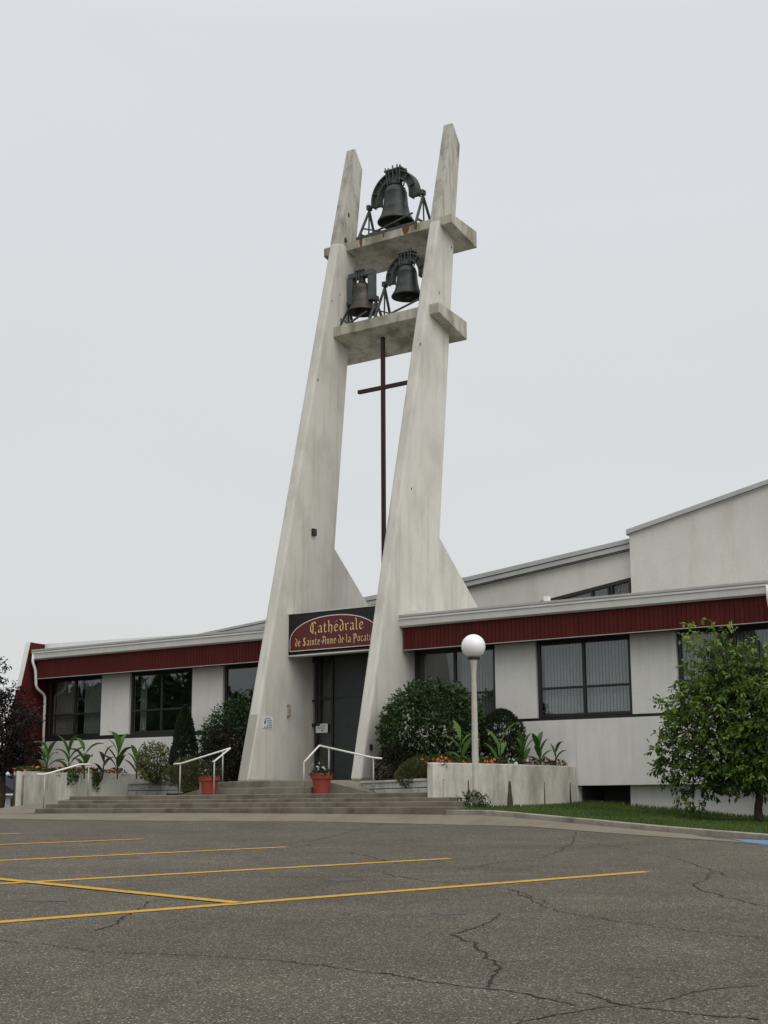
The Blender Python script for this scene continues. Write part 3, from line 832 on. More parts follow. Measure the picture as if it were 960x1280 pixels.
def letters(text, cx, z0, h, width):
    tot = sum(GL[c][0] + 0.14 for c in text)
    sx = width / tot
    mb = MB(); x = cx - width / 2; na = R(35); k = 0
    for c in text:
        adv, strokes = GL[c]
        for sidx, s in enumerate(strokes):
            for i in range(len(s) - 1):
                (ax, az_), (bx_, bz_) = s[i], s[i + 1]
                nw = 0.052
                n0 = (nw * math.cos(na), nw * math.sin(na))
                P = []
                for (qx, qz) in ((ax, az_), (bx_, bz_)):
                    P += [(qx - n0[0], qz - n0[1]), (qx + n0[0], qz + n0[1])]
                quad = [P[0], P[1], P[3], P[2]]
                ar = sum(quad[j][0] * quad[(j + 1) % 4][1] - quad[(j + 1) % 4][0] * quad[j][1] for j in range(4))
                if abs(ar) < 0.012:
                    quad = [(P[0][0] - .02, P[0][1] + .02), (P[1][0] + .02, P[1][1] - .02), (P[3][0] + .02, P[3][1] - .02), (P[2][0] - .02, P[2][1] + .02)]
                k += 1
                yo = -1.0165 - 0.00025 * (k % 14)
                mb.prism_y([(x + q[0] * sx, z0 + q[1] * h) for q in quad], yo, -1.011)
        x += (adv + 0.14) * sx
    return mb
letters('Cathédrale', 0.06, 5.79, 0.205, 1.80).build('lettering', M['gold'], sign)
letters('de Sainte-Anne-de-la-Pocatière', 0.06, 5.475, 0.145, 2.80).build('lettering', M['gold'], sign)

# ------------------------------------------------------------------ bells
def bell(name, label, c, rr, hh, mat, yoke, pivot, legs, ztop):
    X, Y, Z = c
    t = thing(name, label, 'bell', (X, Y, ztop), 'bells in the tower')
    s = rr / 0.54; k = hh / 1.2
    outer = [(.54, 0), (.54, .03), (.50, .10), (.43, .24), (.385, .42), (.385, .45), (.37, .47), (.345, .75), (.33, .92), (.335, .94), (.32, .97), (.29, 1.08), (.20, 1.16), (.08, 1.19)]
    inner = [(.06, 1.12), (.24, 1.06), (.29, .9), (.33, .5), (.40, .22), (.48, .05), (.54, 0)]
    mb = MB(); mb.lathe((X, Y, Z), [(r_ * s, z_ * k) for r_, z_ in (inner[:-1] + [(0.50, 0.0)] + outer + [(.01, 1.2)])], 32)
    b = mb.build('bell_body', M[mat], t, smooth=True)
    mb = MB(); mb.tube([(X, Y, Z + 1.0 * k), (X, Y + .03, Z + .12 * k)], [0.025, 0.035], 8); mb.lathe((X, Y + .03, Z + .0 * k), [(.01, -.07), (.08 * s, -.03), (.08 * s, .06), (.01, .1)], 12)
    mb.build('clapper', M['bell_steel'], t, smooth=True)
    ztop_b = Z + hh
    if yoke == 'arch':
        Ro, Ri = 0.80 * s, 0.53 * s; zc = ztop_b - 0.38 * s
        zl = pivot[0] - .06
        def ring(ra, rb):
            n = 24; q = []
            for i in range(n + 1):
                an = math.pi * i / n; q.append((X + ra * math.cos(an), zc + ra * math.sin(an)))
            q += [(X - ra, zl), (X - rb, zl)]
            for i in range(n, -1, -1):
                an = math.pi * i / n; q.append((X + rb * math.cos(an), zc + rb * math.sin(an)))
            return q + [(X + rb, zl), (X + ra, zl)]
        mb = MB(); mb.prism_y(ring(Ro - .03, Ri + .03), Y - .05 * s, Y + .05 * s)
        yk = mb.build('yoke', M['bell_steel'], t)
        mb = MB(); mb.prism_y(ring(Ro, Ro - .045 * s), Y - .13 * s, Y + .13 * s); mb.build('yoke_flange', M['bell_steel'], t, bevel=0.008)
        mb = MB(); mb.prism_y(ring(Ri + .045 * s, Ri), Y - .13 * s, Y + .13 * s); mb.build('yoke_flange', M['bell_steel'], t, bevel=0.008)
        for an in (20, 50, 130, 160):
            ca, sa = math.cos(R(an)), math.sin(R(an)); mb = MB()
            mb.bar((X + (Ri + .02) * ca, Y, zc + (Ri + .02) * sa), (X + (Ro - .02) * ca, Y, zc + (Ro - .02) * sa), .22 * s, .03, side=(0, 1, 0)); mb.build('yoke_rib', M['bell_steel'], t)
        mb = MB()      # strap bolts and nuts clustered at the crown, canons below
        for dx in (-.2, -.12, .0, .12, .2):
            for dy in (-.12, .12):
                mb.tube([(X + dx * s, Y + dy * s, ztop_b - .02), (X + dx * s * 1.3, Y + dy * s * 1.3, zc + Ro + (.1 + .05 * rng.random()) * s)], 0.022 * s, 6)
        mb.box(X - .3 * s, X + .3 * s, Y - .17 * s, Y + .17 * s, zc + Ro + .005, zc + Ro + .05 * s)
        mb.build('strap', M['bell_steel'], t)
        mb = MB(); mb.lathe((X, Y, ztop_b - .01), [(.22 * s, 0), (.16 * s, .05), (.17 * s, .12), (.10 * s, .2), (.05, .25)], 12); mb.build('crown', M[mat], t, smooth=True)
        za = zc - .12
    else:
        mb = MB(); w = 0.44; zt_ = ztop_b + 0.34
        mb.box(X - w, X + w, Y - .13, Y + .13, ztop_b + .17, zt_)
        mb.box(X - w, X - w + .16, Y - .13, Y + .13, ztop_b - .62, ztop_b + .168); mb.box(X + w - .16, X + w, Y - .13, Y + .13, ztop_b - .62, ztop_b + .168)
        mb.build('yoke', M['headstock'], t, bevel=0.015)
        mb = MB()
        for dx in (-.1, 0, .1): mb.tube([(X + dx, Y - .16, ztop_b - .02), (X + dx, Y - .16, zt_ + .05)], .018, 6)
        mb.box(X - .17, X + .17, Y - .17, Y + .17, zt_ + .003, zt_ + .035); mb.build('strap', M['bell_steel'], t)
        mb = MB(); mb.lathe((X, Y, ztop_b - .01), [(.15, 0), (.10, .06), (.10, .17)], 12); mb.build('crown', M[mat], t, smooth=True)
        za = ztop_b - .55
    zp, half = pivot
    for sgn in (-1, 1):
        px = X + sgn * half
        mb = MB(); mb.box(px - .055, px + .055, Y - .09, Y + .09, zp - .08, zp + .07)
        mb.tube([(px, Y, zp), (X + sgn * (half - .32) , Y, zp)], .05, 8)
        mb.build('bearing', M['bell_steel'], t, bevel=0.01)
        mb = MB()
        for dy in (-legs, legs):
            mb.bar((px, Y, zp - .1), (px + sgn * .06, Y + dy, ztop + .02), .062, .055)
        mb.bar((px + sgn * .05, Y - legs * .8, ztop + .24), (px + sgn * .05, Y + legs * .8, ztop + .24), .05)
        mb.bar((px, Y, zp - .1), (px + sgn * .03, Y, ztop + .05), .035)
        mb.build('frame_leg', M['bell_steel'], t)
    for nm, pa, pb, w_ in (('frame_rail', (X - half - .1, Y - legs, ztop + .06), (X + half + .1, Y - legs, ztop + .06), .08),
                       ('frame_rail', (X - half - .1, Y + legs, ztop + .06), (X + half + .1, Y + legs, ztop + .06), .08),
                       ('brace', (X - half, Y - legs * .8, ztop + .09), (X + half * .9, Y - legs * .8, ztop + .45), .045),
                       ('brace', (X - half, Y - legs * .75, ztop + .42), (X - half * .1, Y - legs * .75, ztop + .1), .04),
                       ('brace', (X - half, Y + legs, ztop + .55), (X + half * .3, Y + legs, ztop + .1), .04)):
        mb = MB(); mb.bar(pa, pb, w_); mb.build(nm, M['bell_steel'], t)
    return t
bell('bell', 'largest dark bell under an arched yoke on the upper platform', (-0.12, 2.15, 18.42), 0.56, 1.2, 'bronze', 'arch', (19.14, 0.98), .52, 17.92)
bell('bell', 'dark bell under an arched yoke on the lower platform', (0.56, 1.72, 15.80), 0.47, 0.96, 'bronze', 'arch', (16.36, 0.80), .52, 15.03)
bell('bell', 'smallest brownish bell in a square grey headstock on the lower platform', (-1.06, 1.72, 15.66), 0.455, 0.92, 'bronze_warm', 'square', (16.0, 0.50), .52, 15.03)

# ------------------------------------------------------------------ planters and block walls
def curve_pts(P, n=8):
    P = [Vector((p[0], p[1], 0)) for p in P]; o_ = []
    for i in range(len(P) - 1):
        a_, b_, c_, d_ = P[max(i - 1, 0)], P[i], P[i + 1], P[min(i + 2, len(P) - 1)]
        for j in range(n):
            u = j / n
            o_.append(0.5 * ((2 * b_) + (c_ - a_) * u + (2 * a_ - 5 * b_ + 4 * c_ - d_) * u * u + (3 * b_ - a_ - 3 * c_ + d_) * u ** 3))
    o_.append(P[-1]); return o_
def thick_wall(mb, pts, th, z0, z1):
    n = len(pts); inner = []
    for i, p in enumerate(pts):
        t_ = (pts[min(i + 1, n - 1)] - pts[max(i - 1, 0)]).normalized()
        inner.append(p + Vector((-t_.y, t_.x, 0)) * th)
    V = []
    for p in pts: V.append((p.x, p.y, z0))
    for p in pts: V.append((p.x, p.y, z1))
    for p in inner: V.append((p.x, p.y, z0))
    for p in inner: V.append((p.x, p.y, z1))
    F = []
    for i in range(n - 1):
        F += [(i, i + 1, n + i + 1, n + i), (n + i, n + i + 1, 3 * n + i + 1, 3 * n + i), (2 * n + i + 1, 2 * n + i, 3 * n + i, 3 * n + i + 1)]
    F += [(0, n, 3 * n, 2 * n), (n - 1, 3 * n - 1, 4 * n - 1, 2 * n - 1)]
    mb.add(V, F)
    return inner
PR = [(5.71, -5.11), (5.95, -4.2), (6.23, -2.98), (6.42, -1.5), (6.48, -0.02)]
prp = thing('planter_wall', 'right streaked concrete planter wall behind the globe lamp', 'planter', (6.1, -2.6, 1.2))
mb = MB(); pts = curve_pts(PR); inn = thick_wall(mb, pts, 0.2, 0.95, 2.17)
mb.build('wall', M['planter'], prp, bevel=0.02)
mb = MB()
poly = [(p.x, p.y) for p in inn] + [(2.2, -0.02), (2.2, -2.2), (3.4, -3.05), (5.35, -4.4)]
mb.prism_z(poly, 1.2, 1.84); mb.build('soil', M['soil'], prp)
mb = MB()
poly2 = [(p.x, p.y) for p in inn] + [(3.9, -0.02), (3.9, -2.4), (4.6, -3.6)]
mb.prism_z(poly2, 1.85, 2.06); mb.build('soil', M['soil'], prp)
# weep holes with dark runs on the planter face
mb = MB()
def on_curve(pts, f):
    k = f * (len(pts) - 1); i = min(int(k), len(pts) - 2); p = pts[i].lerp(pts[i + 1], k - i)
    t_ = (pts[i + 1] - pts[i]).normalized(); return p, t_
for f, w, hgt in ((0.27, .02, .36), (0.53, .065, .42), (0.75, .015, .35), (0.93, .035, .40)):
    p, t_ = on_curve(pts, f); nrm = Vector((t_.y, -t_.x, 0))
    zt_ = 1.80 - 0.02 * rng.random()
    A = []
    for dz, ww in ((0, .5), (-.08, .7), (-hgt * .5, .8), (-hgt, 1.3), (-hgt * 1.6, 1.5)):
        A.append((ww * w * rng.uniform(.8, 1.1), zt_ + dz))
    L = [p - t_ * a + nrm * .012 + Vector((0, 0, z)) for a, z in A]; Rr = [p + t_ * a + nrm * .012 + Vector((0, 0, z)) for a, z in A]
    n_ = len(A); mb.add(L + Rr, [(i, n_ + i, n_ + i + 1, i + 1) for i in range(n_ - 1)])
mb.build('stain', M['soot'], prp)
PL = [(-10.6, -0.4), (-9.9, -1.7), (-8.9, -3.3), (-8.0, -4.55), (-7.40, -5.18), (-7.48, -4.7), (-7.95, -3.4), (-8.12, -2.2), (-8.05, -1.2), (-7.6, -0.02)]
plp = thing('planter_wall', 'left curved concrete planter wall behind the far handrail', 'planter', (-8.5, -3, 1.1))
mb = MB(); pts_l = curve_pts(PL, 6); inn_l = thick_wall(mb, pts_l, 0.2, 0.9, 2.215)
mb.build('wall', M['planter'], plp, bevel=0.02)
mb = MB(); mb.prism_z([(p.x, p.y) for p in inn_l] + [(-11.0, -0.02)], 1.1, 2.10); mb.build('soil', M['soil'], plp)

def block_wall(name, label, a, b, z0, z1, mat, rows=2):
    t = thing(name, label, 'wall', (a[0], a[1], z0))
    a, b = Vector((a[0], a[1], 0)), Vector((b[0], b[1], 0)); d_ = (b - a); L = d_.length; d_.normalize(); n_ = Vector((-d_.y, d_.x, 0))
    mb = MB()
    core = [a + n_ * .03, b + n_ * .03, b + n_ * .2, a + n_ * .2]
    mb.hexa([(p.x, p.y, z0 - .2) for p in core] + [(p.x, p.y, z1 - .02) for p in core]); mb.build('mortar', M['mortar'], t)
    mb = MB(); rh = (z1 - z0 - .05) / rows
    for r_ in range(rows):
        x = -0.2 * (r_ % 2) - .05
        while x < L:
            w_ = .40 + rng.uniform(-.04, .04)
            x0, x1 = max(0, x + .008), min(L, x + w_ - .008)
            if x1 - x0 > .04:
                o1 = rng.uniform(-.006, .006)
                q = [a + d_ * x0 + n_ * o1, a + d_ * x1 + n_ * o1, a + d_ * x1 + n_ * .21, a + d_ * x0 + n_ * .21]
                mb.hexa([(p.x, p.y, z0 + r_ * rh + .008) for p in q] + [(p.x, p.y, z0 + (r_ + 1) * rh - .008) for p in q])
            x += w_
    mb.build('blocks', M[mat], t, bevel=0.012)
    q = [a - n_ * .03, b - n_ * .03, b + n_ * .24, a + n_ * .24]
    mb = MB(); mb.hexa([(p.x, p.y, z1 - .055) for p in q] + [(p.x, p.y, z1) for p in q]); mb.build('cap', M[mat], t, bevel=0.01)
    return t
block_wall('block_wall', 'low white block wall between the right tower slab and the lamp planter', (2.0, -2.62), (5.68, -5.0), 1.50, 1.845, 'block', 2)
block_wall('block_wall', 'low grey block wall between the left planter and the conical cedar', (-7.4, -1.05), (-5.25, -1.05), 1.54, 1.95, 'block_grey', 2)
mb = MB(); mb.prism_z([(-7.6, -.85), (-1.95, -.85), (-1.95, -0.02), (-7.55, -0.02)], 1.2, 1.90)
mb.prism_z([(-5.2, -.86), (-5.0, -2.0), (-3.3, -2.7), (-3.02, -2.7), (-3.02, -.86)], 1.2, 1.62)
sb = mb.build('garden_bed', M['soil']); struct(sb)

# ------------------------------------------------------------------ lawn and kerb at right
kerb_pts = [Vector(p) for p in foot[4:]]
nk = 40
kp = resample([tuple(p) for p in kerb_pts], nk)
kb = MB(); V = []; F = []
for p in kp:
    V += [(p.x, p.y + .02, p.z - .3), (p.x, p.y + .02, p.z + 0.095), (p.x + .02, p.y + .17, p.z + 0.10), (p.x + .02, p.y + .17, p.z - .3)]
for i in range(nk - 1):
    for k in range(3):
        F.append((4 * i + k, 4 * i + 4 + k, 4 * i + 5 + k, 4 * i + 1 + k))
kb.add(V, F + [(0, 1, 2, 3), (4 * nk - 1, 4 * nk - 2, 4 * nk - 3, 4 * nk - 4)])
struct(kb.build('kerb', M['kerb'], bevel=0.015))
def wall_z(x):
    P = [(6.0, 1.33), (6.5, 1.30), (7.6, 1.27), (9.6, 1.08), (11.2, 0.94), (14, 0.80), (20, 0.6)]
    for i in range(len(P) - 1):
        if P[i][0] <= x <= P[i + 1][0]:
            return P[i][1] + (P[i + 1][1] - P[i][1]) * (x - P[i][0]) / (P[i + 1][0] - P[i][0])
    return P[0][1] if x < P[0][0] else P[-1][1]
NL = 10
def lawn_pt(i, k):
    p = kp[i]; u = k / NL
    yb = 0.3 if p.x > 6.5 else max(-5.0 + (p.x - 5.7) * 6, -5.2)
    yb = min(0.3, yb); xb = p.x - 0.15 * u
    y = p.y + .15 + (yb - p.y - .15) * u
    zb = wall_z(p.x) if p.x > 6.0 else 1.3
    z = p.z + 0.09 + (zb - p.z - .09) * (u ** 0.8) + 0.015 * math.sin(p.x * 3 + u * 5)
    return (xb, y, z)
lm = MB()
lm.add([lawn_pt(i, k) for i in range(nk) for k in range(NL + 1)], [(i * (NL + 1) + k, (i + 1) * (NL + 1) + k, (i + 1) * (NL + 1) + k + 1, i * (NL + 1) + k + 1) for i in range(nk - 1) for k in range(NL)])
struct(lm.build('lawn_ground', M['turf'], smooth=True))
gm = MB()
def blade(mb, p, h, w, tone, lean=0.5):
    a = rng.uniform(0, 6.283); dx, dy = math.cos(a), math.sin(a)
    b = rng.uniform(0, 6.283); lx, ly = math.cos(b) * h * lean * rng.random(), math.sin(b) * h * lean * rng.random()
    x, y, z = p
    mb.add([(x - dx * w, y - dy * w, z), (x + dx * w, y + dy * w, z), (x + lx * .5 + dx * w * .7, y + ly * .5 + dy * w * .7, z + h * .6), (x + lx, y + ly, z + h), (x + lx * .5 - dx * w * .7, y + ly * .5 - dy * w * .7, z + h * .6)], [(0, 1, 2, 3, 4)], tone)
for _ in range(26000):
    i = rng.random() * (nk - 1.001); k = rng.random() * NL
    i0, k0 = int(i), min(int(k), NL - 1); fi, fk = i - i0, k - k0
    a_, b_, c_, d_ = (Vector(lawn_pt(i0, k0)), Vector(lawn_pt(i0 + 1, k0)), Vector(lawn_pt(i0, k0 + 1)), Vector(lawn_pt(i0 + 1, k0 + 1)))
    p = a_.lerp(b_, fi).lerp(c_.lerp(d_, fi), fk)
    if p.x > 16: continue
    near = max(0, 1 - k / 1.5)
    hh = rng.uniform(.035, .075) * (1.5 if k > NL - 1 else 1)
    blade(gm, (p.x, p.y, p.z - .005), hh, rng.uniform(.006, .011), max(0, min(1, 0.45 + 0.25 * math.sin(p.x * 2.1) * math.sin(p.y * 1.7) + rng.gauss(0, .22))))
gr = gm.build('grass', M['grass']); tag(gr, 'short green grass on the strip between the kerb and right wing', 'grass', kind='stuff')
# clover flecks belong to the grass

# ------------------------------------------------------------------ foliage helpers
def leaf(mb, p, d, n, L, W, tone, fold=0.25):
    d = d.normalized(); s = d.cross(n)
    if s.length < 1e-4: s = d.orthogonal()
    s.normalize(); n2 = s.cross(d)
    mid = p + d * (L * .5)
    mb.add([p, mid + s * (W * .5) + n2 * (W * fold * .5), p + d * L - n2 * (L * .12), mid - s * (W * .5) + n2 * (W * fold * .5)], [(0, 1, 2), (0, 2, 3)], tone)
def rvec():
    while True:
        v = Vector((rng.uniform(-1, 1), rng.uniform(-1, 1), rng.uniform(-1, 1)))
        if 0.05 < v.length < 1: return v.normalized()
def spray(mb, p, d, n, length, L, W, tone, droop=0.5, spread=1.0, jit=.16):
    d = d.normalized(); q = Vector(p)
    for i in range(n):
        q = q + d * (length / n)
        d = (d + Vector((0, 0, -droop * .12)) + rvec() * .18).normalized()
        ld = (d * 0.7 + rvec() * spread + Vector((0, 0, -droop * .35))).normalized()
        nn = (UPV + rvec() * .6).normalized()
        leaf(mb, q, ld, nn, L * rng.uniform(.7, 1.2), W * rng.uniform(.75, 1.15), max(0, min(1, tone + rng.gauss(0, jit))))

def dome_bush(label, px, c, r, n, mat, L, W, cat='shrub', name='shrub', group=None, zmin=None, noise=.12, kind='leafy', stem=True, taper=None, inner=.55):
    """a shrub: leaf sprays through the outer half of an uneven ellipsoid, over real stems"""
    c = Vector(c); r = Vector(r)
    t = thing(name, label, cat, (c.x, c.y, zmin if zmin is not None else c.z - r.z), group)
    mb = MB()
    bumps = [(rvec(), rng.uniform(-noise, noise * 1.2)) for _ in range(26)]
    for _ in range(n):
        v = rvec()
        s = 1.0 + sum(b * max(0, v.dot(a)) ** 6 for a, b in bumps)
        rad = s * (1 - (1 - inner) * rng.random() ** 2.0)
        if taper:
            zf = max(0, min(1, (v.z * rad + 1) / 2)); k = taper(zf)
            p = c + Vector((v.x * r.x * k * rad / max(.25, math.hypot(v.x, v.y)) * 0.98, v.y * r.y * k * rad / max(.25, math.hypot(v.x, v.y)) * 0.98, 0)) * min(1, 1)
            zz = rng.random(); k = taper(zz); an = rng.uniform(0, 6.283)
            v = Vector((math.cos(an), math.sin(an), .25)); k2 = k * (1 - .35 * rng.random() ** 2) * (1 + .08 * math.sin(an * 5 + zz * 9))
            p = Vector((c.x + math.cos(an) * r.x * k2, c.y + math.sin(an) * r.y * k2, c.z - r.z + zz * 2 * r.z))
        else:
            p = c + Vector((v.x * r.x, v.y * r.y, v.z * r.z)) * rad
        if zmin is not None and p.z < zmin + .02: p.z = zmin + rng.uniform(.02, .2)
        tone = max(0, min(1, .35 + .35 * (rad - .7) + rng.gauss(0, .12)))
        if kind == 'leafy':
            spray(mb, p, (v + rvec() * .5), 4, L * 2.0, L, W, tone, .7)
        else:                                     # scale-leaved conifer: fine upright tufts
            for _k in range(3):
                leaf(mb, p + rvec() * .02, (v * .6 + rvec() * .6 + Vector((0, 0, .8))), rvec(), L * rng.uniform(.6, 1.2), W, max(0, min(1, tone + rng.gauss(0, .15))))
    mb.build('foliage', mat, t)
    if stem:
        sm = MB(); zb = zmin if zmin is not None else c.z - r.z
        for k in range(6):
            an = rng.uniform(0, 6.283); a = Vector((c.x + .1 * math.cos(an), c.y + .1 * math.sin(an), zb - .03))
            e_ = c + Vector((math.cos(an) * r.x * .5, math.sin(an) * r.y * .5, r.z * rng.uniform(.1, .6)))
            sm.tube([a, a.lerp(e_, .5) + rvec() * .05, e_], [.022, .016, .006], 6)
        sm.build('stem', M['bark'], t)
    return t

# right-hand planting
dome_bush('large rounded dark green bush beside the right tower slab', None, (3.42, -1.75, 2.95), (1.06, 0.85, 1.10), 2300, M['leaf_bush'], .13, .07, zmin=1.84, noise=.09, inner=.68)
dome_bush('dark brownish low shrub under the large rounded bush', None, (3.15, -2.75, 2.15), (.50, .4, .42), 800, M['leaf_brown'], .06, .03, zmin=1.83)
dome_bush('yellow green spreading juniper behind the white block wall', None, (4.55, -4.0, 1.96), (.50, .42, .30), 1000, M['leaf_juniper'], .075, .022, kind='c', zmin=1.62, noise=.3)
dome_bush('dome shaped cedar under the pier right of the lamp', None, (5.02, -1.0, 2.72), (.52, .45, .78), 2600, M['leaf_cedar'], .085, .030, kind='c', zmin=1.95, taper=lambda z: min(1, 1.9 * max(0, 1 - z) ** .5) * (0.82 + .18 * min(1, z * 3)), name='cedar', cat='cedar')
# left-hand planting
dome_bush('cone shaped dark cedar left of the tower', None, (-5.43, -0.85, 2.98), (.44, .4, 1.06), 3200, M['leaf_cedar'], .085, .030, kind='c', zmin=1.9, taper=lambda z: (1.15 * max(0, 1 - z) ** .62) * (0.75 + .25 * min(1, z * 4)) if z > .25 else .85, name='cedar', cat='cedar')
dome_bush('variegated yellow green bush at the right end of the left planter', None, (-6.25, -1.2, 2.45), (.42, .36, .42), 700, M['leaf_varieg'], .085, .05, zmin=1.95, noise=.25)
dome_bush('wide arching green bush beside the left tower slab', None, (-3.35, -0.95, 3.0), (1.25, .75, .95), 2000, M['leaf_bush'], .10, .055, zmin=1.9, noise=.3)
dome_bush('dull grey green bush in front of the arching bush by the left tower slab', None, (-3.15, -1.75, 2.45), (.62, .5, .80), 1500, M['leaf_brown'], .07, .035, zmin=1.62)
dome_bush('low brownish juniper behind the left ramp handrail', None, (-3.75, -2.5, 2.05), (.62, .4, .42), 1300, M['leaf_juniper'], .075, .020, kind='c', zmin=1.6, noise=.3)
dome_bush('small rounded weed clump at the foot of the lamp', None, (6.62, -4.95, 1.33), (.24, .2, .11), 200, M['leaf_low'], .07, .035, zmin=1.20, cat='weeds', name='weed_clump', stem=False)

# cannas
def big_leaf(mb, base, az_, L, W, up, arch, tone):
    n = 9; d = Vector((math.cos(az_), math.sin(az_), 0)); s = Vector((-d.y, d.x, 0))
    V = []; q = Vector(base); el = up
    for i in range(n + 1):
        u = i / n
        w = W * (math.sin(math.pi * min(1, u * .93 + .05)) ** .8) * (.5 if i == 0 else 1) * .5
        tn = (d * math.cos(el) + UPV * math.sin(el)); nn = s.cross(tn) * -1
        V += [q - s * w + UPV * (w * .45), q, q + s * w + UPV * (w * .45)]
        q = q + tn * (L / n); el -= arch / n * (0.4 + 1.2 * u)
    F = []
    for i in range(n):
        for k in (0, 1): F.append((3 * i + k, 3 * i + k + 1, 3 * i + k + 4, 3 * i + k + 3))
    b = len(mb.t)
    mb.add(V, F, tone)
def canna(label, p, h, mat, seed, nleaf=6, spread=1.0, tilt=0.0):
    global rng
    keep = rng; rng = random.Random(seed)
    t = thing('canna_plant', label, 'canna', tuple(p), 'canna plants in the planters')
    sm = MB(); p = Vector(p)
    top = p + Vector((tilt * .2, 0, h * .55)); sm.tube([p - Vector((0, 0, .05)), p.lerp(top, .5), top], [.022, .018, .012], 6); sm.build('stem', M['leaf_canna'] if mat != 'leaf_canna_dark' else M[mat], t)
    for k in range(nleaf):
        az_ = (R(35) if k % 2 else R(215)) + rng.uniform(-1.05, 1.05)
        u = k / max(1, nleaf - 1)
        z = h * (.12 + .45 * u)
        mb = MB()
        big_leaf(mb, p + Vector((tilt * .2 * u, 0, z)), az_, h * rng.uniform(.46, .62), h * rng.uniform(.14, .19), R(rng.uniform(48, 70)) + .25 * u, R(rng.uniform(35, 110)) * spread, rng.uniform(.2, .9))
        mb.build('leaf', M[mat], t, smooth=True)
    rng = keep
    return t
def px_h(px, y0, y1, Y): return (at_y(px, y0, Y), at_y(px, y1, Y))
for lab, px, y0, y1, Y, mt, sd_ in (
    ('broad canna at the far left end of the left planter beside the downpipe', 58, 958, 926, -3.5, 'leaf_canna', 1),
    ('second canna from the left end of the left planter, with a drooping side leaf', 86, 958, 922, -2.7, 'leaf_canna', 2),
    ('tall arching canna in the middle of the left planter beside the dark purple one', 106, 958, 921, -2.2, 'leaf_canna', 3),
    ('dark purple leaved canna in the left planter', 128, 960, 934, -1.8, 'leaf_canna_dark', 4),
    ('tallest canna with two upright leaves right of the dark purple one', 147, 960, 920, -1.4, 'leaf_canna', 5),
    ('smaller drooping canna nearest the variegated bush', 171, 960, 934, -1.0, 'leaf_canna', 6),
    ('pale yellow green upright canna just left of the lamp post', 579, 948, 906, -3.9, 'leaf_canna_light', 7),
    ('pale canna in front of the dome shaped cedar', 624, 946, 910, -2.6, 'leaf_canna_light', 8),
    ('canna with hooked leaves right of the dome shaped cedar', 655, 950, 919, -1.9, 'leaf_canna', 9),
    ('spreading dark green canna second from the right end of the right planter', 676, 950, 921, -1.4, 'leaf_canna', 10),
    ('drooping dark canna at the right end of the right planter', 694, 953, 931, -0.9, 'leaf_canna', 12)):
    a, b = px_h(px, y0, y1, Y)
    zg = 2.06 if px > 400 else 2.10
    canna(lab, (a.x, a.y, zg), b.z - zg + .12, mt, sd_, 4 + (sd_ * 7) % 4, 1.0, ((sd_ * 5) % 7 - 3) * .12)

# bedding flowers: each a plant with foliage and blossoms
def flower(label, grp, p, mat, n=5, big=.05):
    t = thing('bedding_flower', label, 'flower', tuple(p), grp); p = Vector(p)
    mb = MB()
    for _ in range(85):
        v = rvec(); v.z = abs(v.z); q = p + Vector((v.x * .2, v.y * .2, v.z * .19))
        leaf(mb, q, v + rvec() * .6, UPV, .085, .04, rng.random())
    mb.build('foliage', M['leaf_low'], t)
    fm = MB()
    for _ in range(n):
        q = p + Vector((rng.uniform(-.16, .16), rng.uniform(-.16, .16), rng.uniform(.08, .22)))
        nn = (UPV + rvec() * .5 + Vector((.3, -.6, 0))).normalized(); s = nn.orthogonal().normalized(); w_ = nn.cross(s)
        k = 7; tn = rng.random()
        for ring, el in ((1.0, 0.1), (.6, .5)):
            for i in range(k):
                an = 6.283 * i / k + ring; d_ = s * math.cos(an) + w_ * math.sin(an) + nn * el
                leaf(fm, q, d_, nn, big * ring, big * .75 * ring, max(0, min(1, tn + rng.gauss(0, .1))), .1)
    fm.build('blossom', M[mat], t)
    return t
def inset_pts(inner_pts, fs, d_):
    o_ = []
    for f in fs:
        p, t_ = on_curve(inner_pts, f); o_.append(p + Vector((-t_.y, t_.x, 0)) * d_)
    return o_
for i in range(24):
    f = 0.03 + .94 * (i + rng.uniform(-.3, .3)) / 24
    p, t_ = on_curve(inn, max(0, min(1, f))); q = p + Vector((-t_.y, t_.x, 0)) * (.02 + .16 * rng.random())
    kind = 'petal_orange' if rng.random() < (.85 if f < .5 else .5) else ('petal_pink' if rng.random() < .6 else 'petal_white')
    lb = {'petal_orange': 'low orange bedding flowers along the rim of the right planter', 'petal_pink': 'low pink bedding flowers along the rim of the right planter', 'petal_white': 'low white bedding flowers along the rim of the right planter'}[kind]
    flower(lb, {'petal_orange': 'orange flowers in the right planter', 'petal_pink': 'pink flowers in the right planter', 'petal_white': 'white flowers in the right planter'}[kind], (q.x, q.y, 2.06 + rng.uniform(0, .06)), kind, rng.randint(2, 5), rng.uniform(.04, .055))
nl0 = 0.56
for i in range(22):
    f = nl0 + (.95 - nl0) * (i + rng.uniform(-.3, .3)) / 22
    p, t_ = on_curve(inn_l, f); q = p + Vector((-t_.y, t_.x, 0)) * (.02 + .16 * rng.random())
    kind = 'petal_orange' if rng.random() < .88 else 'petal_pink'
    flower('low orange bedding flowers along the rim of the left planter' if kind == 'petal_orange' else 'low pink bedding flowers along the rim of the left planter',
           'orange flowers in the left planter' if kind == 'petal_orange' else 'pink flowers in the left planter', (q.x, q.y, 2.10 + rng.uniform(0, .07)), kind, rng.randint(3, 6), .055)
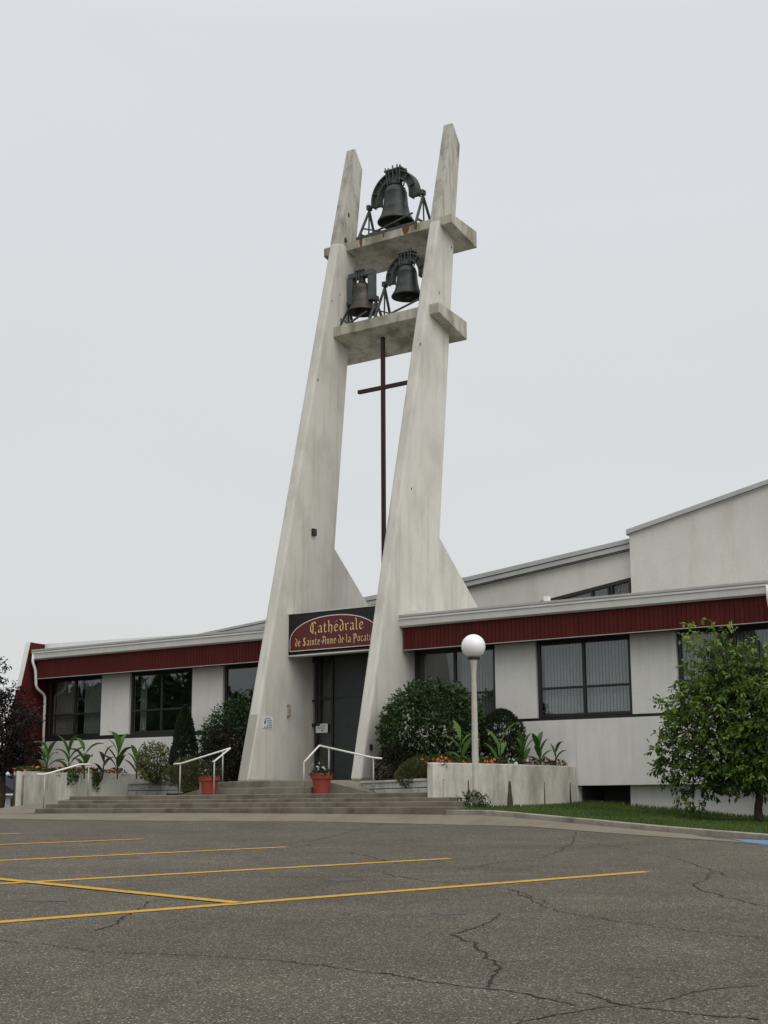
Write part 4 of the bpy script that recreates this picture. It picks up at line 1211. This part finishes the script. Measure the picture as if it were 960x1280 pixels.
# trailing ivy over the left rim
def ivy(label, pts_top, drop):
    t = thing('trailing_ivy', label, 'ivy', tuple(pts_top[0]), 'ivy trailing over the left planter rim')
    mb = MB()
    for p in pts_top:
        p = Vector(p); dd = drop * rng.uniform(.45, 1)
        m = int(dd / .025) + 3
        for i in range(m):
            q = p + Vector((.05 + .02 * rng.random(), -.03, .08 - dd * i / m)) + rvec() * .035
            leaf(mb, q, Vector((.6, -.5, -.7)) + rvec() * .5, Vector((.6, -.8, .2)), .075, .055, rng.random())
    mb.build('vine', M['leaf_low'], t)
for lab, f0, f1, drop in (('short ivy spilling over the left planter rim below the dark purple canna', .73, .765, .42), ('longer ivy hanging over the left planter rim below the tallest canna', .83, .86, .60)):
    P = []
    for k in range(7):
        p, t_ = on_curve(pts_l, f0 + (f1 - f0) * k / 6); P.append((p.x - .02, p.y, 2.20))
    ivy(lab, P, drop)

# ------------------------------------------------------------------ trees
def limb(mb, a, b, r0_, r1, n=5, wob=.06):
    a, b = Vector(a), Vector(b); pts = []
    for i in range(n + 1):
        u = i / n; p = a.lerp(b, u)
        if 0 < i < n: p += rvec() * wob
        pts.append(p)
    mb.tube(pts, [r0_ + (r1 - r0_) * i / n for i in range(n + 1)], 8)
    return pts
def tree(label, base, trunk_top, lobes, mat, per_m2, L, W, name='tree', droop=.7, kind='broad', nleaf=7):
    t = thing(name, label, 'tree', tuple(base))
    tm = MB(); base = Vector(base); tt = Vector(trunk_top)
    limb(tm, base - Vector((0, 0, .1)), tt, .10, .07, 6, .02)
    fm = MB(); wm = MB()
    for c, rr in lobes:
        c = Vector(c)
        st_ = tt if c.z > tt.z - .2 else base.lerp(tt, .75)
        ends = limb(tm, st_, c, .045, .018, 5, .07)
        vol = rr[0] * rr[1] * rr[2]
        n = int(per_m2 * vol ** .75)
        bumps = [(rvec(), rng.uniform(-.35, .42)) for _ in range(14)]
        for _ in range(n):
            v = rvec(); s = 1 + sum(b * max(0, v.dot(a)) ** 5 for a, b in bumps)
            k = s * (.3 + .72 * rng.random() ** .6)
            p = c + Vector((v.x * rr[0], v.y * rr[1], v.z * rr[2])) * k
            dirn = Vector((v.x, v.y, v.z * .5 + .1)) + rvec() * .45
            tone = max(0, min(1, .16 + .50 * max(0, k - .55) + .22 * v.z + rng.gauss(0, .10)))  # lit top and shaded crown interior painted into the leaf tone
            spray(fm, p, dirn, nleaf, .26 * rng.uniform(.7, 1.3), L, W, tone, droop, 1.0, .12)
            if rng.random() < .22:
                wm.tube([c.lerp(p, .35) + rvec() * .05, c.lerp(p, .7) + rvec() * .04, p], [.010, .007, .004], 5)
    tr_ = tm.build('trunk', M['bark'], t, smooth=True)
    wm.build('twigs', M['bark'], tr_)
    fm.build('crown', mat, t)
    return t
TY = -3.0
def lob(px, py, rx, rz, dy=0.0):
    p = at_y(px, py, TY + dy); s = 1 / 57.0
    return ((p.x, TY + dy, p.z), (rx * s * 1.0, rx * s * .95, rz * s))
b0 = at_y(947, 1023, TY)
t0 = at_y(949, 985, TY)
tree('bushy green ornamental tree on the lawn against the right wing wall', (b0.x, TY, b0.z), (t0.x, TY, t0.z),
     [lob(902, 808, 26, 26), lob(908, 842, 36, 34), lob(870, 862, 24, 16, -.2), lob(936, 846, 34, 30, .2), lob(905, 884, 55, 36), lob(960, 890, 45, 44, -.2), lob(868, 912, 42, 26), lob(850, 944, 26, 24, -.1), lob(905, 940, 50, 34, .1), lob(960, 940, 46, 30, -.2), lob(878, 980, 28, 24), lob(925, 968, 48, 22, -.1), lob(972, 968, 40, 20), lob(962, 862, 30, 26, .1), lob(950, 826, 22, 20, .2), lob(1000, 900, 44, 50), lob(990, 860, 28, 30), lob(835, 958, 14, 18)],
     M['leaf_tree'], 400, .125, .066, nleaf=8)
PY = -1.6
def lobp(px, py, rx, rz, dy=0.0):
    p = at_y(px, py, PY + dy); s = 1 / 45.0
    return ((p.x, PY + dy, p.z), (rx * s, rx * s * .9, rz * s))
b1 = at_y(2, 1010, PY)
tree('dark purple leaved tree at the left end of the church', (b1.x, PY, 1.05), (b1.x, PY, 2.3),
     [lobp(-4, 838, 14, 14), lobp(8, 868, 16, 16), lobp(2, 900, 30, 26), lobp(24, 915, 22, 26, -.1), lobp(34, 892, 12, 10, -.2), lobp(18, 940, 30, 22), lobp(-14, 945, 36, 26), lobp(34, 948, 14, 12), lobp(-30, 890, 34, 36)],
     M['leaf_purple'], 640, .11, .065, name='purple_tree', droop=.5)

# ------------------------------------------------------------------ lamp
lp = at_y(595, 1001, -4.7); lt = at_y(592, 808, -4.7)
LX, LY, LZ = lp.x, -4.7, lp.z
lamp = thing('street_lamp', 'globe lamp on a slim tapered post in front of the right planter', 'street lamp', (LX, LY, LZ))
mb = MB(); mb.lathe((LX, LY, LZ), [(.085, -.15), (.085, .02), (.075, .1), (.070, 1.2), (.060, 2.1), (.052, 2.55), (.055, 2.7), (.068, 2.9), (.092, lt.z - LZ - .27)], 18); mb.build('post', M['lamp_post'], lamp, smooth=True)
mb = MB(); mb.lathe((LX, LY, lt.z - .275), [(.10, -.01), (.135, .0), (.135, .045), (.10, .05)], 20); mb.build('collar', M['black'], lamp)
mb = MB()
mb.lathe((LX, LY, lt.z), [(.262 * math.sin(math.pi * k / 24) + .0005, -.262 * math.cos(math.pi * k / 24)) for k in range(25)], 40); mb.build('globe', M['globe'], lamp, smooth=True)

# ------------------------------------------------------------------ handrails
def rail(label, runs, posts, braces=()):
    t = thing('handrail', label, 'handrail', tuple(posts[0][0]))
    mb = MB()
    for run in runs: mb.tube(smooth_pts(run, 4) if len(run) > 2 else run, .022, 8)
    mb.build('top_rail', M['rail'], t, smooth=True)
    for a, b in posts:
        mb = MB(); mb.tube([a, b], .018, 8); mb.build('post', M['post'], t, smooth=True)
    return t
rail('white handrail at the far left edge of the entrance steps', [[(-5.46, -6.2, 2.08), (-5.46, -5.95, 2.08), (-5.46, -4.75, 2.36), (-5.46, -4.35, 2.36)]],
     [((-5.46, -5.95, 1.22), (-5.46, -5.95, 2.08)), ((-5.46, -4.45, 1.50), (-5.46, -4.45, 2.36))])
rail('white bent handrail beside the left red pot', [[(-3.43, -3.4, 2.355), (-3.2, -3.4, 2.355), (-1.5, -3.4, 2.71)], [(-1.5, -3.4, 2.71), (-1.5, -4.0, 2.37), (-1.5, -4.05, 2.36)]],
     [((-3.2, -3.4, 1.52), (-3.2, -3.4, 2.35)), ((-1.5, -4.0, 1.52), (-1.5, -4.0, 2.37)), ((-1.75, -3.4, 1.80), (-1.75, -3.4, 2.66))])
rail('white bent handrail beside the right red pot in front of the door', [[(1.33, -4.0, 2.285), (1.33, -3.4, 2.70)], [(1.33, -3.4, 2.70), (2.93, -3.4, 2.37), (3.17, -3.4, 2.35)]],
     [((1.33, -4.0, 1.52), (1.33, -4.0, 2.285)), ((2.93, -3.4, 1.52), (2.93, -3.4, 2.36)), ((1.62, -3.4, 1.80), (1.62, -3.4, 2.63))])

# ------------------------------------------------------------------ pots
def pot(label, x, y, z, seed, flower_mat):
    global rng
    keep = rng; rng = random.Random(seed)
    t = thing('flower_pot', label, 'flower pot', (x, y, z), 'red flower pots by the handrails')
    mb = MB(); mb.lathe((x, y, z), [(.165, 0), (.175, .03), (.225, .34), (.228, .345), (.262, .352), (.270, .46), (.262, .47), (.235, .465), (.225, .42), (.02, .42)], 28)
    mb.build('pot', M['terracotta'], t, smooth=False)
    mb = MB(); mb.lathe((x, y, z), [(.22, .40), (.22, .43), (.01, .44)], 20); mb.build('soil', M['soil'], t)
    mb = MB()
    for _ in range(190):
        v = rvec(); v.z = abs(v.z) * .8; q = Vector((x, y, z + .44)) + Vector((v.x * .24, v.y * .24, v.z * .14))
        leaf(mb, q, v + rvec() * .5, UPV, .09, .035, rng.random())
    for _ in range(60):
        q = Vector((x - .03, y, z + .45)) + Vector((rng.gauss(0, .06), rng.gauss(0, .06), rng.uniform(0, .38)))
        leaf(mb, q, rvec() + UPV * .8, rvec(), .10, .02, rng.random() * .5)
    mb.build('foliage', M['leaf_low'], t)
    mb = MB()
    for _ in range(7):
        q = Vector((x, y, z + .52)) + Vector((rng.uniform(-.2, .26), rng.uniform(-.2, .2), rng.uniform(0, .22)))
        for i in range(6):
            leaf(mb, q, rvec(), rvec(), .04, .035, rng.random())
    mb.build('blossom', M[flower_mat], t)
    rng = keep
    return t
pot('red flower pot at the foot of the left bent handrail', -1.78, -3.86, 1.545, 3, 'petal_white')
pot('red flower pot in front of the dark entrance door', 1.72, -3.82, 1.545, 4, 'petal_white')

# ------------------------------------------------------------------ far house at the left edge
h0, h1 = at_y(-60, 1000, 25), at_y(18, 1000, 25)
hs = thing('house', 'small pale house with dark gable roof beyond the left end of the church', 'house', (h0.x, 27, 1.05))
mb = MB(); mb.box(h0.x, h1.x, 25.2, 31, 0.8, 2.0); mb.build('wall', M['house_wall'], hs)
xm = (h0.x + h1.x) / 2
mb = MB(); mb.prism_y([(h0.x - .3, 1.97), (h1.x + .4, 1.97), (h1.x + .4, 2.06), (xm + .6, 3.15), (xm - .6, 3.15), (h0.x - .3, 2.06)], 24.9, 31.3); mb.build('roof', M['house_roof'], hs)
mb = MB(); mb.box(h0.x - .3, h1.x + .42, 24.8, 24.9, 1.96, 2.06); mb.build('eave_trim', M['flash'], hs)
mb = MB(); mb.box(h1.x - .5, h1.x - .1, 25.15, 25.2, 1.25, 1.8); mb.build('window', M['black'], hs)

# ------------------------------------------------------------------ across the street, behind the camera: what the windows mirror
tl = MB()
def clump_tree(x, y, h, r):
    z0 = lot_z(x, y)
    for _ in range(520):
        v = rvec(); k = rng.random() ** .4
        p = Vector((x + v.x * r * k, y + v.y * r * k, z0 + h * .56 + v.z * h * .44 * k))
        leaf(tl, p, rvec(), rvec(), 1.1, .8, rng.random())
    tl.tube([(x, y, z0 - .5), (x, y, z0 + h * .6)], [.3, .15], 6, tone=.2)
for k in range(19):
    x = -98 + k * 3.6 + rng.uniform(-1, 1); y = -36 - .42 * (x + 95) * .6 + rng.uniform(-4, 4)
    clump_tree(x, y, rng.uniform(7, 12.5), rng.uniform(2.6, 4.0))
tag(tl.build('treeline', M['leaf_bush']), 'dark row of trees across the street mirrored in the left windows', 'trees', kind='stuff')
oc = thing('street_building', 'dark stone building with a turret across the street mirrored in the right windows', 'building', (-6, -50, lot_z(-6, -50)))
ms = simple('dark_stone', (0.16, 0.15, 0.14), .9); zb = lot_z(-6, -50) - 1
mb = MB(); mb.box(-16, 1.5, -58, -47, zb, zb + 5.0); mb.build('wall', ms, oc)
mb = MB(); mb.prism_x([(-46.5, zb + 4.9), (-58.5, zb + 4.9), (-52.5, zb + 7.6)], -16.5, 1.9); mb.build('roof', M['house_roof'], oc)
mb = MB(); mb.box(-8.5, -6, -47.5, -45, zb, zb + 10.0); tu = mb.build('turret', ms, oc)
mb = MB(); mb.lathe((-7.25, -46.25, zb + 9.9), [(1.9, 0), (.9, 2.2), (.05, 5.0)], 8); mb.build('spire', M['house_roof'], tu)
for x in (-14, -11.5, -4, -1.5):
    mb = MB(); mb.box(x - .5, x + .5, -47.02, -46.95, zb + 1.4, zb + 3.2); mb.build('window', M['black'], oc)
